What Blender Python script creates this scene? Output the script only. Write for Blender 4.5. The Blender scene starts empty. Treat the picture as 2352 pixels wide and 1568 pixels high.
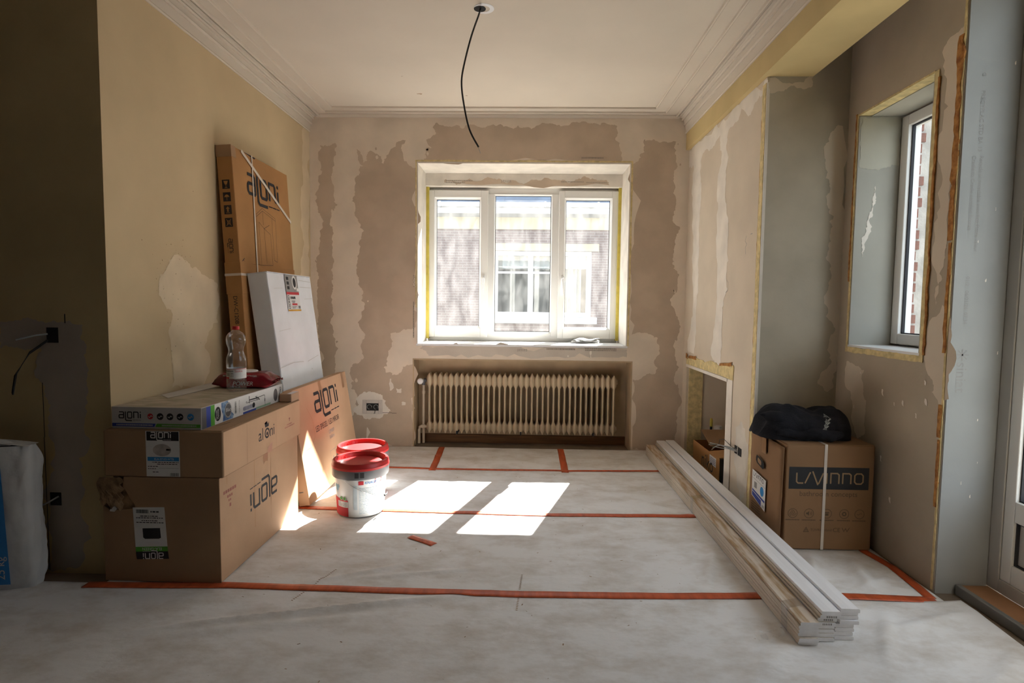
import bpy, bmesh, math, random
from mathutils import Vector, Matrix, noise
from mathutils.geometry import delaunay_2d_cdt

random.seed(7)
scene = bpy.context.scene
COL = scene.collection
PI = math.pi

# ------------------------------------------------------------------ camera
CAM_H = 1.2
F_PX, PITCH, YAW, ROLL = 1289.3, -0.0645, 0.0234, -0.0116
Rz = Matrix.Rotation(YAW, 3, 'Z')
Rx = Matrix.Rotation(PITCH, 3, 'X')
Ry = Matrix.Rotation(ROLL, 3, 'Y')
RR = Rz @ Rx @ Ry
cam_data = bpy.data.cameras.new('camera')
cam_data.sensor_width = 36.0
cam_data.lens = F_PX * 36.0 / 2352.0
cam_data.clip_start = 0.05
cam = bpy.data.objects.new('camera', cam_data)
COL.objects.link(cam)
rt, fw, up = RR.col[0], RR.col[1], RR.col[2]
cam.matrix_world = Matrix(((rt[0], up[0], -fw[0], 0), (rt[1], up[1], -fw[1], 0), (rt[2], up[2], -fw[2], CAM_H), (0, 0, 0, 1)))
scene.camera = cam

# ------------------------------------------------------------------ sky, sun, exposure
world = bpy.data.worlds.new('sky')
scene.world = world
world.use_nodes = True
wn = world.node_tree.nodes
bg = wn['Background']
bg.inputs['Color'].default_value = (0.80, 0.89, 1.0, 1)
bg.inputs['Strength'].default_value = 1.45

sun_data = bpy.data.lights.new('sun', 'SUN')
sun_data.energy = 20.0
sun_data.color = (1.0, 0.955, 0.895)
sun_data.angle = math.radians(0.53)
sun = bpy.data.objects.new('sun', sun_data)
COL.objects.link(sun)
sun.rotation_euler = Vector((0.312, 1.0, 0.950)).to_track_quat('Z', 'Y').to_euler()
sun.location = (4, 12, 10)

scene.view_settings.view_transform = 'Standard'
scene.view_settings.look = 'None'
scene.view_settings.gamma = 1.0
scene.view_settings.use_curve_mapping = False
scene.view_settings.exposure = 1.47

# ------------------------------------------------------------------ helpers: materials
MATS = {}
def mat(name, col, rough=0.8, var=0.12, scale=6.0, bump=0.0, bscale=60.0, metal=0.0, col2=None, stretch=None, spec=0.3, contrast=(0.35, 0.65), detail=5.0, nrough=0.5):
    if name in MATS:
        return MATS[name]
    m = bpy.data.materials.new(name)
    m.use_nodes = True
    nt = m.node_tree
    b = nt.nodes['Principled BSDF']
    b.inputs['Roughness'].default_value = rough
    b.inputs['Metallic'].default_value = metal
    b.inputs['Specular IOR Level'].default_value = spec
    tc = nt.nodes.new('ShaderNodeTexCoord')
    src = tc.outputs['Object']
    if stretch:
        mp = nt.nodes.new('ShaderNodeMapping')
        mp.inputs['Scale'].default_value = stretch
        nt.links.new(src, mp.inputs['Vector'])
        src = mp.outputs['Vector']
    n = nt.nodes.new('ShaderNodeTexNoise')
    n.inputs['Scale'].default_value = scale
    n.inputs['Detail'].default_value = detail
    n.inputs['Roughness'].default_value = nrough
    nt.links.new(src, n.inputs['Vector'])
    cr = nt.nodes.new('ShaderNodeValToRGB')
    c2 = col2 if col2 else tuple(c * (1 - var) for c in col)
    c1 = col if col2 else tuple(min(1, c * (1 + var * 0.5)) for c in col)
    cr.color_ramp.elements[0].position = contrast[0]
    cr.color_ramp.elements[1].position = contrast[1]
    cr.color_ramp.elements[0].color = (*c2, 1)
    cr.color_ramp.elements[1].color = (*c1, 1)
    nt.links.new(n.outputs['Fac'], cr.inputs['Fac'])
    nt.links.new(cr.outputs['Color'], b.inputs['Base Color'])
    if bump > 0:
        n2 = nt.nodes.new('ShaderNodeTexNoise')
        n2.inputs['Scale'].default_value = bscale
        n2.inputs['Detail'].default_value = 4.0
        nt.links.new(src, n2.inputs['Vector'])
        bp = nt.nodes.new('ShaderNodeBump')
        bp.inputs['Strength'].default_value = bump
        bp.inputs['Distance'].default_value = 0.01
        nt.links.new(n2.outputs['Fac'], bp.inputs['Height'])
        nt.links.new(bp.outputs['Normal'], b.inputs['Normal'])
    MATS[name] = m
    return m

def facing_fac(nt, base, gain, power=5.0):
    """reflectance that rises towards grazing angles, the same from both sides"""
    lw = nt.nodes.new('ShaderNodeLayerWeight'); lw.inputs['Blend'].default_value = 0.5
    pw = nt.nodes.new('ShaderNodeMath'); pw.operation = 'POWER'; pw.inputs[1].default_value = power
    nt.links.new(lw.outputs['Facing'], pw.inputs[0])
    ma = nt.nodes.new('ShaderNodeMath'); ma.operation = 'MULTIPLY_ADD'; ma.inputs[1].default_value = gain; ma.inputs[2].default_value = base
    nt.links.new(pw.outputs[0], ma.inputs[0])
    return ma.outputs[0]

def glass_mat(name, dirt_lo=0.03, dirt_hi=0.16, tint=(0.95, 0.97, 0.97), scale=5.0):
    """clear pane with a thin dusty film that scatters light"""
    m = bpy.data.materials.new(name)
    m.use_nodes = True
    nt = m.node_tree
    nt.nodes.clear()
    out = nt.nodes.new('ShaderNodeOutputMaterial')
    tr = nt.nodes.new('ShaderNodeBsdfTransparent'); tr.inputs['Color'].default_value = (*tint, 1)
    gl = nt.nodes.new('ShaderNodeBsdfGlossy'); gl.inputs['Roughness'].default_value = 0.02
    fr = facing_fac(nt, 0.035, 0.6)
    mx = nt.nodes.new('ShaderNodeMixShader')
    nt.links.new(fr, mx.inputs['Fac'])
    nt.links.new(tr.outputs['BSDF'], mx.inputs[1]); nt.links.new(gl.outputs['BSDF'], mx.inputs[2])
    tl = nt.nodes.new('ShaderNodeBsdfTranslucent'); tl.inputs['Color'].default_value = (0.95, 0.94, 0.92, 1)
    tc = nt.nodes.new('ShaderNodeTexCoord')
    mp = nt.nodes.new('ShaderNodeMapping'); mp.inputs['Scale'].default_value = (1.6, 1.0, 0.7)
    nt.links.new(tc.outputs['Object'], mp.inputs['Vector'])
    n = nt.nodes.new('ShaderNodeTexNoise'); n.inputs['Scale'].default_value = scale; n.inputs['Detail'].default_value = 8; n.inputs['Distortion'].default_value = 0.35
    nt.links.new(mp.outputs['Vector'], n.inputs['Vector'])
    rg = nt.nodes.new('ShaderNodeMapRange')
    rg.inputs['From Min'].default_value = 0.35; rg.inputs['From Max'].default_value = 0.75
    rg.inputs['To Min'].default_value = dirt_lo; rg.inputs['To Max'].default_value = dirt_hi
    nt.links.new(n.outputs['Fac'], rg.inputs['Value'])
    mx2 = nt.nodes.new('ShaderNodeMixShader')
    nt.links.new(rg.outputs['Result'], mx2.inputs['Fac'])
    nt.links.new(mx.outputs['Shader'], mx2.inputs[1]); nt.links.new(tl.outputs['BSDF'], mx2.inputs[2])
    nt.links.new(mx2.outputs['Shader'], out.inputs['Surface'])
    MATS[name] = m
    return m

def film_mat(name, alpha=0.25, tint=(1, 1, 1), rough=0.15):
    """thin clear plastic: mostly see-through with gloss"""
    m = bpy.data.materials.new(name)
    m.use_nodes = True
    nt = m.node_tree
    nt.nodes.clear()
    out = nt.nodes.new('ShaderNodeOutputMaterial')
    tr = nt.nodes.new('ShaderNodeBsdfTransparent'); tr.inputs['Color'].default_value = (*tint, 1)
    pr = nt.nodes.new('ShaderNodeBsdfPrincipled')
    pr.inputs['Base Color'].default_value = (0.75, 0.75, 0.75, 1); pr.inputs['Roughness'].default_value = rough
    gl = nt.nodes.new('ShaderNodeBsdfGlossy'); gl.inputs['Roughness'].default_value = 0.05
    fr = facing_fac(nt, 0.05, 0.7, 3.0)
    m1 = nt.nodes.new('ShaderNodeMixShader'); m1.inputs['Fac'].default_value = alpha
    nt.links.new(tr.outputs['BSDF'], m1.inputs[1]); nt.links.new(pr.outputs['BSDF'], m1.inputs[2])
    m2 = nt.nodes.new('ShaderNodeMixShader')
    nt.links.new(fr, m2.inputs['Fac'])
    nt.links.new(m1.outputs['Shader'], m2.inputs[1]); nt.links.new(gl.outputs['BSDF'], m2.inputs[2])
    nt.links.new(m2.outputs['Shader'], out.inputs['Surface'])
    MATS[name] = m
    return m

def brick_mat(name, c1, c2, mortar, scale=1.0, bw=0.22, bh=0.065):
    m = bpy.data.materials.new(name)
    m.use_nodes = True
    nt = m.node_tree
    b = nt.nodes['Principled BSDF']; b.inputs['Roughness'].default_value = 0.9
    tc = nt.nodes.new('ShaderNodeTexCoord')
    sx = nt.nodes.new('ShaderNodeSeparateXYZ'); cx = nt.nodes.new('ShaderNodeCombineXYZ')
    nt.links.new(tc.outputs['Object'], sx.inputs[0])
    nt.links.new(sx.outputs['X'], cx.inputs['X']); nt.links.new(sx.outputs['Z'], cx.inputs['Y'])
    br = nt.nodes.new('ShaderNodeTexBrick')
    br.inputs['Scale'].default_value = 1.0
    br.inputs['Brick Width'].default_value = bw; br.inputs['Row Height'].default_value = bh
    br.inputs['Mortar Size'].default_value = 0.005
    br.inputs['Color1'].default_value = (*c1, 1); br.inputs['Color2'].default_value = (*c2, 1); br.inputs['Mortar'].default_value = (*mortar, 1)
    nt.links.new(cx.outputs[0], br.inputs['Vector'])
    nt.links.new(br.outputs['Color'], b.inputs['Base Color'])
    MATS[name] = m
    return m

M_PLASTER = mat('plaster', (0.80, 0.69, 0.565), 0.9, 0.10, 3.5, 0.15, 25.0)
M_BARE = mat('bare_plasterboard', (0.575, 0.455, 0.345), 0.92, 0.10, 5.0, 0.08, 90.0)
M_GREYBOARD = mat('grey_plasterboard', (0.60, 0.53, 0.45), 0.92, 0.08, 5.0, 0.08, 90.0)
M_CREAM = mat('cream_wall', (0.635, 0.495, 0.305), 0.9, 0.07, 2.5, 0.10, 18.0)
M_SKIM = mat('white_skim', (0.84, 0.77, 0.68), 0.88, 0.10, 6.0, 0.15, 30.0)
M_PIER = mat('pier_board', (0.70, 0.60, 0.48), 0.92, 0.07, 3.0, 0.06, 70.0)
M_GREENBOARD = mat('green_grey_board', (0.52, 0.46, 0.36), 0.92, 0.16, 2.6, 0.06, 70.0)
M_RIGHTBOARD = mat('right_wall_board', (0.48, 0.405, 0.31), 0.92, 0.12, 2.6, 0.06, 70.0)
M_BLUEBOARD = mat('reveal_board', (0.34, 0.345, 0.335), 0.9, 0.08, 3.0, 0.04, 70.0)
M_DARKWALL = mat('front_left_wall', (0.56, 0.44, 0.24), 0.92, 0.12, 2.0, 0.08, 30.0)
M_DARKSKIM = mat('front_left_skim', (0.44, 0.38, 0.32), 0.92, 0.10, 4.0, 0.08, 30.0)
M_CEIL = mat('ceiling_paint', (0.675, 0.60, 0.505), 0.9, 0.05, 1.6, 0.04, 20.0)
M_BEAM = mat('beam_yellow_paint', (0.62, 0.48, 0.24), 0.85, 0.12, 2.0, 0.05, 20.0)
M_REVEAL = mat('reveal_plaster', (0.72, 0.66, 0.58), 0.88, 0.12, 7.0, 0.10, 40.0)
M_WHITEPVC = mat('white_pvc', (0.80, 0.785, 0.75), 0.35, 0.02, 4.0, spec=0.5)
M_GREYPVC = mat('grey_pvc', (0.50, 0.475, 0.44), 0.4, 0.04, 4.0, spec=0.5)
M_GASKET = mat('black_rubber', (0.03, 0.03, 0.035), 0.6, 0.05)
M_FOAM = mat('yellow_insulation', (0.74, 0.60, 0.31), 0.95, 0.20, 30.0, 0.4, 60.0)
M_ORANGEFOAM = mat('aged_orange_foam', (0.55, 0.27, 0.08), 0.95, 0.55, 35.0, 0.8, 50.0, col2=(0.30, 0.12, 0.04))
M_YTAPE = mat('yellow_seal_tape', (0.62, 0.50, 0.10), 0.6, 0.15, 20.0)
M_NICHE = mat('niche_paint', (0.50, 0.375, 0.24), 0.8, 0.12, 6.0)
M_RAD = mat('radiator_enamel', (0.60, 0.48, 0.325), 0.45, 0.08, 10.0, spec=0.5)
M_BROWNWOOD = mat('brown_wood', (0.16, 0.075, 0.028), 0.6, 0.3, 4.0, stretch=(1, 12, 12))
M_FLOOR = mat('screed', (0.22, 0.17, 0.125), 0.9, 0.2, 6.0, 0.1, 40.0)
M_SHEET = mat('floor_fleece', (0.82, 0.81, 0.81), 0.85, 0.2, 4.5, 0.25, 22.0, col2=(0.60, 0.55, 0.50), contrast=(0.30, 0.56), detail=14.0, stretch=(0.8, 1.3, 1), nrough=0.68)
M_TAPE = mat('orange_tape', (0.56, 0.105, 0.036), 0.45, 0.22, 12.0, 0.1, 40.0, stretch=(3, 0.6, 1))
M_CARD = mat('cardboard', (0.36, 0.225, 0.13), 0.85, 0.10, 4.0, 0.06, 120.0)  # shade on the left stack's camera-facing fronts is put into this tone
M_CARDLAV = mat('cardboard_dull', (0.29, 0.165, 0.085), 0.85, 0.10, 3.0, 0.06, 120.0)
M_CARD2 = mat('cardboard_light_lit_side', (0.55, 0.35, 0.215), 0.85, 0.10, 3.0, 0.06, 120.0)  # light on the left stack's right sides put into colour; plain on other cartons
M_CARD3 = mat('cardboard_brown', (0.43, 0.22, 0.085), 0.85, 0.12, 3.0, 0.06, 120.0)
M_CARDIN = mat('cardboard_torn', (0.29, 0.185, 0.10), 0.95, 0.45, 25.0, 0.5, 60.0)
M_PKTAPE = mat('packing_tape', (0.36, 0.20, 0.10), 0.3, 0.12, 8.0, spec=0.5)
M_INK = mat('black_print', (0.028, 0.026, 0.028), 0.7, 0.1, 20)
M_INKBLUE = mat('dark_blue_print', (0.028, 0.030, 0.034), 0.7, 0.1, 20)
M_REDINK = mat('faded_red_print', (0.36, 0.14, 0.11), 0.8, 0.2, 20)
M_PAPER = mat('white_paper', (0.74, 0.73, 0.71), 0.75, 0.04, 6)
M_GREYINK = mat('grey_print', (0.30, 0.29, 0.28), 0.8, 0.1, 20)
M_BLUEINK = mat('bright_blue_print', (0.03, 0.24, 0.58), 0.6, 0.1, 20)
M_NAVY = mat('navy_print', (0.04, 0.07, 0.33), 0.6, 0.1, 20)
M_GREEN = mat('green_print', (0.10, 0.38, 0.04), 0.6, 0.1, 20)
M_RED = mat('red_print', (0.52, 0.03, 0.04), 0.55, 0.08, 20)
M_YELLOWINK = mat('amber_print', (0.62, 0.33, 0.04), 0.6, 0.1, 20)
M_WHITECARD = mat('white_cardboard', (0.76, 0.78, 0.81), 0.7, 0.06, 5.0, 0.06, 30.0)
M_STRAP = mat('white_strap', (0.70, 0.62, 0.54), 0.45, 0.06, 10)
M_BUCKET = mat('white_plastic', (0.72, 0.72, 0.71), 0.35, 0.03, 5, spec=0.5)
M_LID = mat('red_plastic', (0.50, 0.020, 0.022), 0.36, 0.10, 6, spec=0.6)
M_COLLAR = mat('grey_plastic', (0.105, 0.105, 0.112), 0.4, 0.06, 6, spec=0.5)
M_WIRE = mat('steel_wire', (0.55, 0.55, 0.56), 0.3, 0.1, 10, metal=1.0)
M_BOARD = mat('white_primed_board', (0.84, 0.83, 0.85), 0.6, 0.06, 5.0, stretch=(8, 0.6, 8))
M_BOARD2 = mat('raw_board', (0.70, 0.62, 0.53), 0.7, 0.14, 6.0, stretch=(10, 0.5, 10))
M_DUSTY = mat('dusty_board', (0.64, 0.55, 0.46), 0.8, 0.4, 5.0, stretch=(9, 1.2, 9), col2=(0.40, 0.27, 0.15), contrast=(0.40, 0.62))
M_CLOTH = mat('black_fabric', (0.012, 0.0125, 0.017), 0.95, 0.4, 14.0, 0.4, 120.0)
M_BAG = mat('paper_sack', (0.62, 0.615, 0.60), 0.8, 0.08, 8.0, 0.3, 18.0)
M_BAGBLUE = mat('sack_blue_print', (0.05, 0.25, 0.60), 0.7, 0.1, 12)
M_CABLE = mat('black_cable', (0.03, 0.03, 0.03), 0.5, 0.1, 10)
M_GREYWIRE = mat('grey_wire', (0.33, 0.34, 0.33), 0.5, 0.1, 10)
M_REAR = mat('bare_brown_wall', (0.10, 0.08, 0.06), 0.95, 0.2, 3.0)
M_WARMSKIM = mat('warm_skim', (0.735, 0.605, 0.42), 0.9, 0.08, 5.0, 0.1, 30.0)
M_DARKHOLE = mat('socket_box_black', (0.02, 0.02, 0.02), 0.8, 0.1, 10)
M_SOCKET = mat('socket_plate', (0.66, 0.60, 0.54), 0.6, 0.1, 10)
M_PIPE = mat('painted_pipe', (0.60, 0.49, 0.36), 0.5, 0.1, 8)
M_WHITEGLOSS = mat('white_gloss', (0.82, 0.82, 0.82), 0.3, 0.02, 8, spec=0.5)
M_SILL = mat('sill_tile', (0.40, 0.21, 0.11), 0.55, 0.12, 5)
M_ALU = mat('grey_metal_edge', (0.30, 0.30, 0.29), 0.45, 0.08, 6, metal=0.6)
M_WIPES = mat('wipes_red_film', (0.33, 0.012, 0.025), 0.25, 0.5, 4.0, col2=(0.09, 0.006, 0.012), spec=0.6)
M_STONE = mat('cream_render', (0.36, 0.33, 0.25), 0.9, 0.06, 3)
M_SLATE = mat('slate_roof', (0.10, 0.125, 0.17), 0.7, 0.25, 5.0)
M_ZINC = mat('zinc_gutter', (0.55, 0.57, 0.60), 0.45, 0.1, 3)
M_DARKROOM = mat('dim_room', (0.13, 0.14, 0.15), 0.9, 0.3, 1.5)
M_NWHITE = mat('weathered_white_paint', (0.40, 0.41, 0.43), 0.7, 0.06, 3)
M_CURTAIN = mat('curtain_cloth', (0.34, 0.36, 0.38), 0.9, 0.1, 4)
M_BRICK = mat('red_brick', (0.20, 0.095, 0.075), 0.92, 0.35, 9.0, 0.5, 50.0)
M_MORTAR = mat('pale_mortar', (0.47, 0.45, 0.42), 0.95, 0.2, 14.0, 0.5, 50.0)
M_GRASS = mat('terrace_ground', (0.15, 0.145, 0.12), 0.95, 0.2, 1.5)
M_LEAF = mat('shrub_leaf', (0.16, 0.27, 0.05), 0.7, 0.4, 8)
M_CLEAR = film_mat('clear_film', 0.05)
M_FAINT = mat('faint_board_print', (0.34, 0.29, 0.24), 0.9, 0.1, 20)
M_SIDEBOARD = mat('window_side_board', (0.44, 0.425, 0.37), 0.9, 0.08, 3.0)
M_PALEBOARD = mat('pale_filler', (0.50, 0.48, 0.40), 0.9, 0.08, 4.0)
M_PET = film_mat('clear_pet', 0.05, (0.97, 0.98, 0.99), 0.1)
M_GLASS1 = glass_mat('dusty_glass', 0.005, 0.030, scale=7.0)
M_GLASS2 = glass_mat('clean_glass', 0.003, 0.012)
M_NBRICK = brick_mat('neighbour_brick', (0.150, 0.118, 0.115), (0.128, 0.101, 0.10), (0.20, 0.185, 0.18), bw=0.15, bh=0.045)

# ------------------------------------------------------------------ helpers: meshes
class MB:
    def __init__(self):
        self.v = []; self.f = []
    def add(self, vs, fs):
        o = len(self.v)
        self.v += [tuple(p) for p in vs]
        self.f += [tuple(i + o for i in q) for q in fs]
        return self
    def box(self, x0, x1, y0, y1, z0, z1):
        vs = [(x0, y0, z0), (x1, y0, z0), (x1, y1, z0), (x0, y1, z0), (x0, y0, z1), (x1, y0, z1), (x1, y1, z1), (x0, y1, z1)]
        return self.add(vs, [(3, 2, 1, 0), (4, 5, 6, 7), (0, 1, 5, 4), (1, 2, 6, 5), (2, 3, 7, 6), (3, 0, 4, 7)])
    def prism(self, poly, axis, a0, a1):
        """extrude a 2D polygon along an axis ('x': poly=(y,z), 'y': poly=(x,z), 'z': poly=(x,y))"""
        def P(p, a):
            return {'x': (a, p[0], p[1]), 'y': (p[0], a, p[1]), 'z': (p[0], p[1], a)}[axis]
        n = len(poly)
        vs = [P(p, a0) for p in poly] + [P(p, a1) for p in poly]
        fs = [(i, (i + 1) % n, (i + 1) % n + n, i + n) for i in range(n)]
        fs += [tuple(range(n)), tuple(range(2 * n - 1, n - 1, -1))]
        return self.add(vs, fs)
    def lathe(self, prof, seg=32, cx=0, cy=0, cap=True):
        vs = []; fs = []
        for r, z in prof:
            for k in range(seg):
                a = 2 * PI * k / seg
                vs.append((cx + r * math.cos(a), cy + r * math.sin(a), z))
        for i in range(len(prof) - 1):
            for k in range(seg):
                k2 = (k + 1) % seg
                fs.append((i * seg + k, i * seg + k2, (i + 1) * seg + k2, (i + 1) * seg + k))
        if cap:
            if prof[0][0] > 1e-4: fs.append(tuple(range(seg - 1, -1, -1)))
            if prof[-1][0] > 1e-4: fs.append(tuple((len(prof) - 1) * seg + k for k in range(seg)))
        return self.add(vs, fs)
    def tube(self, pts, r, seg=8):
        pts = [Vector(p) for p in pts]
        vs = []; fs = []
        ref = Vector((0.13, 0.31, 0.94))
        for i, p in enumerate(pts):
            d = (pts[min(i + 1, len(pts) - 1)] - pts[max(i - 1, 0)]).normalized()
            if abs(d.dot(ref)) > 0.95: ref = Vector((1, 0.1, 0.05)).normalized()
            u = d.cross(ref).normalized(); w = d.cross(u)
            rr = r[i] if isinstance(r, (list, tuple)) else r
            for k in range(seg):
                a = 2 * PI * k / seg
                vs.append(p + u * (rr * math.cos(a)) + w * (rr * math.sin(a)))
        for i in range(len(pts) - 1):
            for k in range(seg):
                k2 = (k + 1) % seg
                fs.append((i * seg + k, i * seg + k2, (i + 1) * seg + k2, (i + 1) * seg + k))
        fs.append(tuple(range(seg - 1, -1, -1))); fs.append(tuple((len(pts) - 1) * seg + k for k in range(seg)))
        return self.add(vs, fs)
    def grid(self, nu, nv, fn):
        vs = [fn(i / nu, j / nv) for j in range(nv + 1) for i in range(nu + 1)]
        fs = [(j * (nu + 1) + i, j * (nu + 1) + i + 1, (j + 1) * (nu + 1) + i + 1, (j + 1) * (nu + 1) + i) for j in range(nv) for i in range(nu)]
        return self.add(vs, fs)

def mesh_of(mb, name, recalc=True):
    me = bpy.data.meshes.new(name)
    me.from_pydata(mb.v, [], mb.f)
    me.update()
    if not recalc: return me
    bm = bmesh.new(); bm.from_mesh(me)
    bmesh.ops.recalc_face_normals(bm, faces=bm.faces)
    bm.to_mesh(me); bm.free()
    return me

def obj(name, mb, m, parent=None, smooth=False, bevel=0.0, recalc=True):
    me = mb if isinstance(mb, bpy.types.Mesh) else mesh_of(mb, name, recalc)
    o = bpy.data.objects.new(name, me)
    COL.objects.link(o)
    if m is not None and len(me.materials) == 0:
        me.materials.append(m)
    if parent is not None:
        o.parent = parent
    if smooth:
        for p in me.polygons: p.use_smooth = True
        me.set_sharp_from_angle(angle=math.radians(40))
    if bevel > 0:
        md = o.modifiers.new('bevel', 'BEVEL'); md.width = bevel; md.segments = 2; md.limit_method = 'ANGLE'
    return o

def tag(o, label=None, cat=None, group=None, kind=None):
    if label: o['label'] = label
    if cat: o['category'] = cat
    if group: o['group'] = group
    if kind: o['kind'] = kind
    return o

def thing(name, label, cat, loc=(0, 0, 0), rot=(0, 0, 0), group=None, kind=None):
    o = bpy.data.objects.new(name, None)
    o.empty_display_size = 0.05
    COL.objects.link(o)
    o.location = loc; o.rotation_euler = rot
    return tag(o, label, cat, group, kind)

def plate(poly, frame, off=0.0008, thick=0.0):
    """flat polygon (u,v) laid on a face frame (origin,u,v,n)"""
    o, u, v, n = [Vector(a) for a in frame]
    mb = MB()
    top = [o + u * p[0] + v * p[1] + n * (off + thick) for p in poly]
    k = len(poly)
    if thick > 0:
        bot = [o + u * p[0] + v * p[1] + n * off for p in poly]
        mb.add(top + bot, [tuple(range(k))] + [(i, i + k, (i + 1) % k + k, (i + 1) % k) for i in range(k)])
    else:
        mb.add(top, [tuple(range(k))])
    return mb

def rect(u0, u1, v0, v1):
    return [(u0, v0), (u1, v0), (u1, v1), (u0, v1)]

def jag(poly, amp=0.006, levels=3, seed=0):
    rnd = random.Random(seed)
    pts = list(poly)
    for L in range(levels):
        out = []
        for i in range(len(pts)):
            a = pts[i]; b = pts[(i + 1) % len(pts)]
            d = math.hypot(b[0] - a[0], b[1] - a[1])
            out.append(a)
            if d > 0.007:
                t = rnd.uniform(0.38, 0.62)
                nx, ny = -(b[1] - a[1]) / d, (b[0] - a[0]) / d
                s = rnd.gauss(0, 1) * min(amp * 2.2, d * 0.13)
                out.append((a[0] + (b[0] - a[0]) * t + nx * s, a[1] + (b[1] - a[1]) * t + ny * s))
        pts = out
    return pts

def strip(u0, u1, v0, v1, rough=0.12, seed=0, step=0.025):
    """long narrow polygon with a slightly ragged outline"""
    rnd = random.Random(seed); w = min(abs(u1 - u0), abs(v1 - v0)) * rough
    c = rect(u0, u1, v0, v1); out = []
    for i in range(4):
        a, b = c[i], c[(i + 1) % 4]; d = math.hypot(b[0] - a[0], b[1] - a[1]); k = max(1, int(d / step))
        nx, ny = -(b[1] - a[1]) / d, (b[0] - a[0]) / d; s = 0.0
        for j in range(k):
            s = 0.6 * s + rnd.gauss(0, 1) * w * 0.7 if j else 0.0
            s = max(-2 * w, min(2 * w, s))
            out.append((a[0] + (b[0] - a[0]) * j / k + nx * s, a[1] + (b[1] - a[1]) * j / k + ny * s))
    return out

def wall_patch(name, poly, frame, m, parent, seed=0, amp=0.006, off=0.0012, levels=4):
    o, u, v, n = [Vector(a) for a in frame]
    P2 = [Vector(p) for p in jag(poly, amp, levels, seed)]
    vs, es, fs, _, _, _ = delaunay_2d_cdt(P2, [], [list(range(len(P2)))], 1, 1e-5)
    flip = u.cross(v).dot(n) < 0
    me = bpy.data.meshes.new(name)
    me.from_pydata([o + u * p[0] + v * p[1] + n * off for p in vs], [], [tuple(reversed(f)) if flip else tuple(f) for f in fs])
    me.update()
    return obj(name, me, m, parent)

_txt_cache = {}
def text_mb(s, size, align='LEFT', shear=0.0, sx=1.0):
    """lettering as a flat mesh in (x, y)"""
    key = (s, align, shear)
    if key not in _txt_cache:
        cu = bpy.data.curves.new('t', 'FONT')
        cu.body = s; cu.size = 1.0; cu.align_x = align; cu.shear = shear; cu.resolution_u = 3
        to = bpy.data.objects.new('t', cu)
        COL.objects.link(to)
        bpy.context.view_layer.update()
        dg = bpy.context.evaluated_depsgraph_get()
        me = bpy.data.meshes.new_from_object(to.evaluated_get(dg))
        _txt_cache[key] = ([tuple(v.co) for v in me.vertices], [tuple(p.vertices) for p in me.polygons])
        bpy.data.objects.remove(to); bpy.data.curves.remove(cu); bpy.data.meshes.remove(me)
    vs, fs = _txt_cache[key]
    mb = MB()
    mb.add([(x * size * sx, y * size, 0) for x, y, z in vs], fs)
    return mb

def stroke(pts, w, closed=False):
    """flat ribbon along a polyline with mitred joints, in (x, y)"""
    P = [Vector((p[0], p[1])) for p in pts]
    n = len(P); L = []; R = []
    for i in range(n):
        if closed:
            a, b, c = P[(i - 1) % n], P[i], P[(i + 1) % n]
        else:
            a, b, c = P[max(i - 1, 0)], P[i], P[min(i + 1, n - 1)]
        d1 = (b - a); d2 = (c - b)
        if d1.length < 1e-9: d1 = d2
        if d2.length < 1e-9: d2 = d1
        d1 = d1.normalized(); d2 = d2.normalized()
        n1 = Vector((-d1.y, d1.x)); n2 = Vector((-d2.y, d2.x))
        m = (n1 + n2)
        m = m.normalized() if m.length > 1e-6 else n1
        k = w / 2 / max(0.35, m.dot(n1))
        L.append(b + m * k); R.append(b - m * k)
    mb = MB()
    vs = [(p.x, p.y, 0) for p in L] + [(p.x, p.y, 0) for p in R]
    fs = [(i, i + 1, i + 1 + n, i + n) for i in range(n - 1)]
    if closed: fs.append((n - 1, 0, n, 2 * n - 1))
    return mb.add(vs, fs)

def merge(*mbs):
    r = MB()
    for m in mbs: r.add(m.v, m.f)
    return r

def xf(mb, s=1.0, dx=0.0, dy=0.0, rot=0.0, sx=1.0):
    c, sn = math.cos(rot), math.sin(rot)
    r = MB()
    r.add([((x * sx * c - y * sn) * s + dx, (x * sx * sn + y * c) * s + dy, z) for x, y, z in mb.v], mb.f)
    return r

def on(mb, frame, off=0.0010):
    """lay a flat (x, y) mesh onto a face frame"""
    o, u, v, n = [Vector(a) for a in frame]
    r = MB()
    r.add([o + u * x + v * y + n * (off + z) for x, y, z in mb.v], mb.f)
    return r

def raw(name, mb, m, parent):
    me = bpy.data.meshes.new(name); me.from_pydata(mb.v, [], mb.f); me.update()
    o = bpy.data.objects.new(name, me); COL.objects.link(o); me.materials.append(m); o.parent = parent
    if name in ('small_print', 'pencil_mark', 'crease', 'scuff', 'crack', 'board_print'): o['kind'] = 'stuff'
    return o

def disc(r, seg=24, r0=0.0):
    mb = MB()
    if r0 <= 0:
        mb.add([(r * math.cos(2 * PI * k / seg), r * math.sin(2 * PI * k / seg), 0) for k in range(seg)], [tuple(range(seg))])
    else:
        vs = [(q * math.cos(2 * PI * k / seg), q * math.sin(2 * PI * k / seg), 0) for q in (r0, r) for k in range(seg)]
        mb.add(vs, [(k, (k + 1) % seg, (k + 1) % seg + seg, k + seg) for k in range(seg)])
    return mb

def rc(u0, u1, v0, v1):
    return MB().add([(u0, v0, 0), (u1, v0, 0), (u1, v1, 0), (u0, v1, 0)], [(0, 1, 2, 3)])

def dashes(u0, u1, v, h, seed=0, lo=0.004, hi=0.014, gap=0.003):
    """a row of print too small to read"""
    rnd = random.Random(seed); mb = MB(); u = u0
    while u < u1 - lo:
        w = min(rnd.uniform(lo, hi), u1 - u)
        mb = merge(mb, rc(u, u + w, v, v + h)); u += w + gap
    return mb

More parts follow.
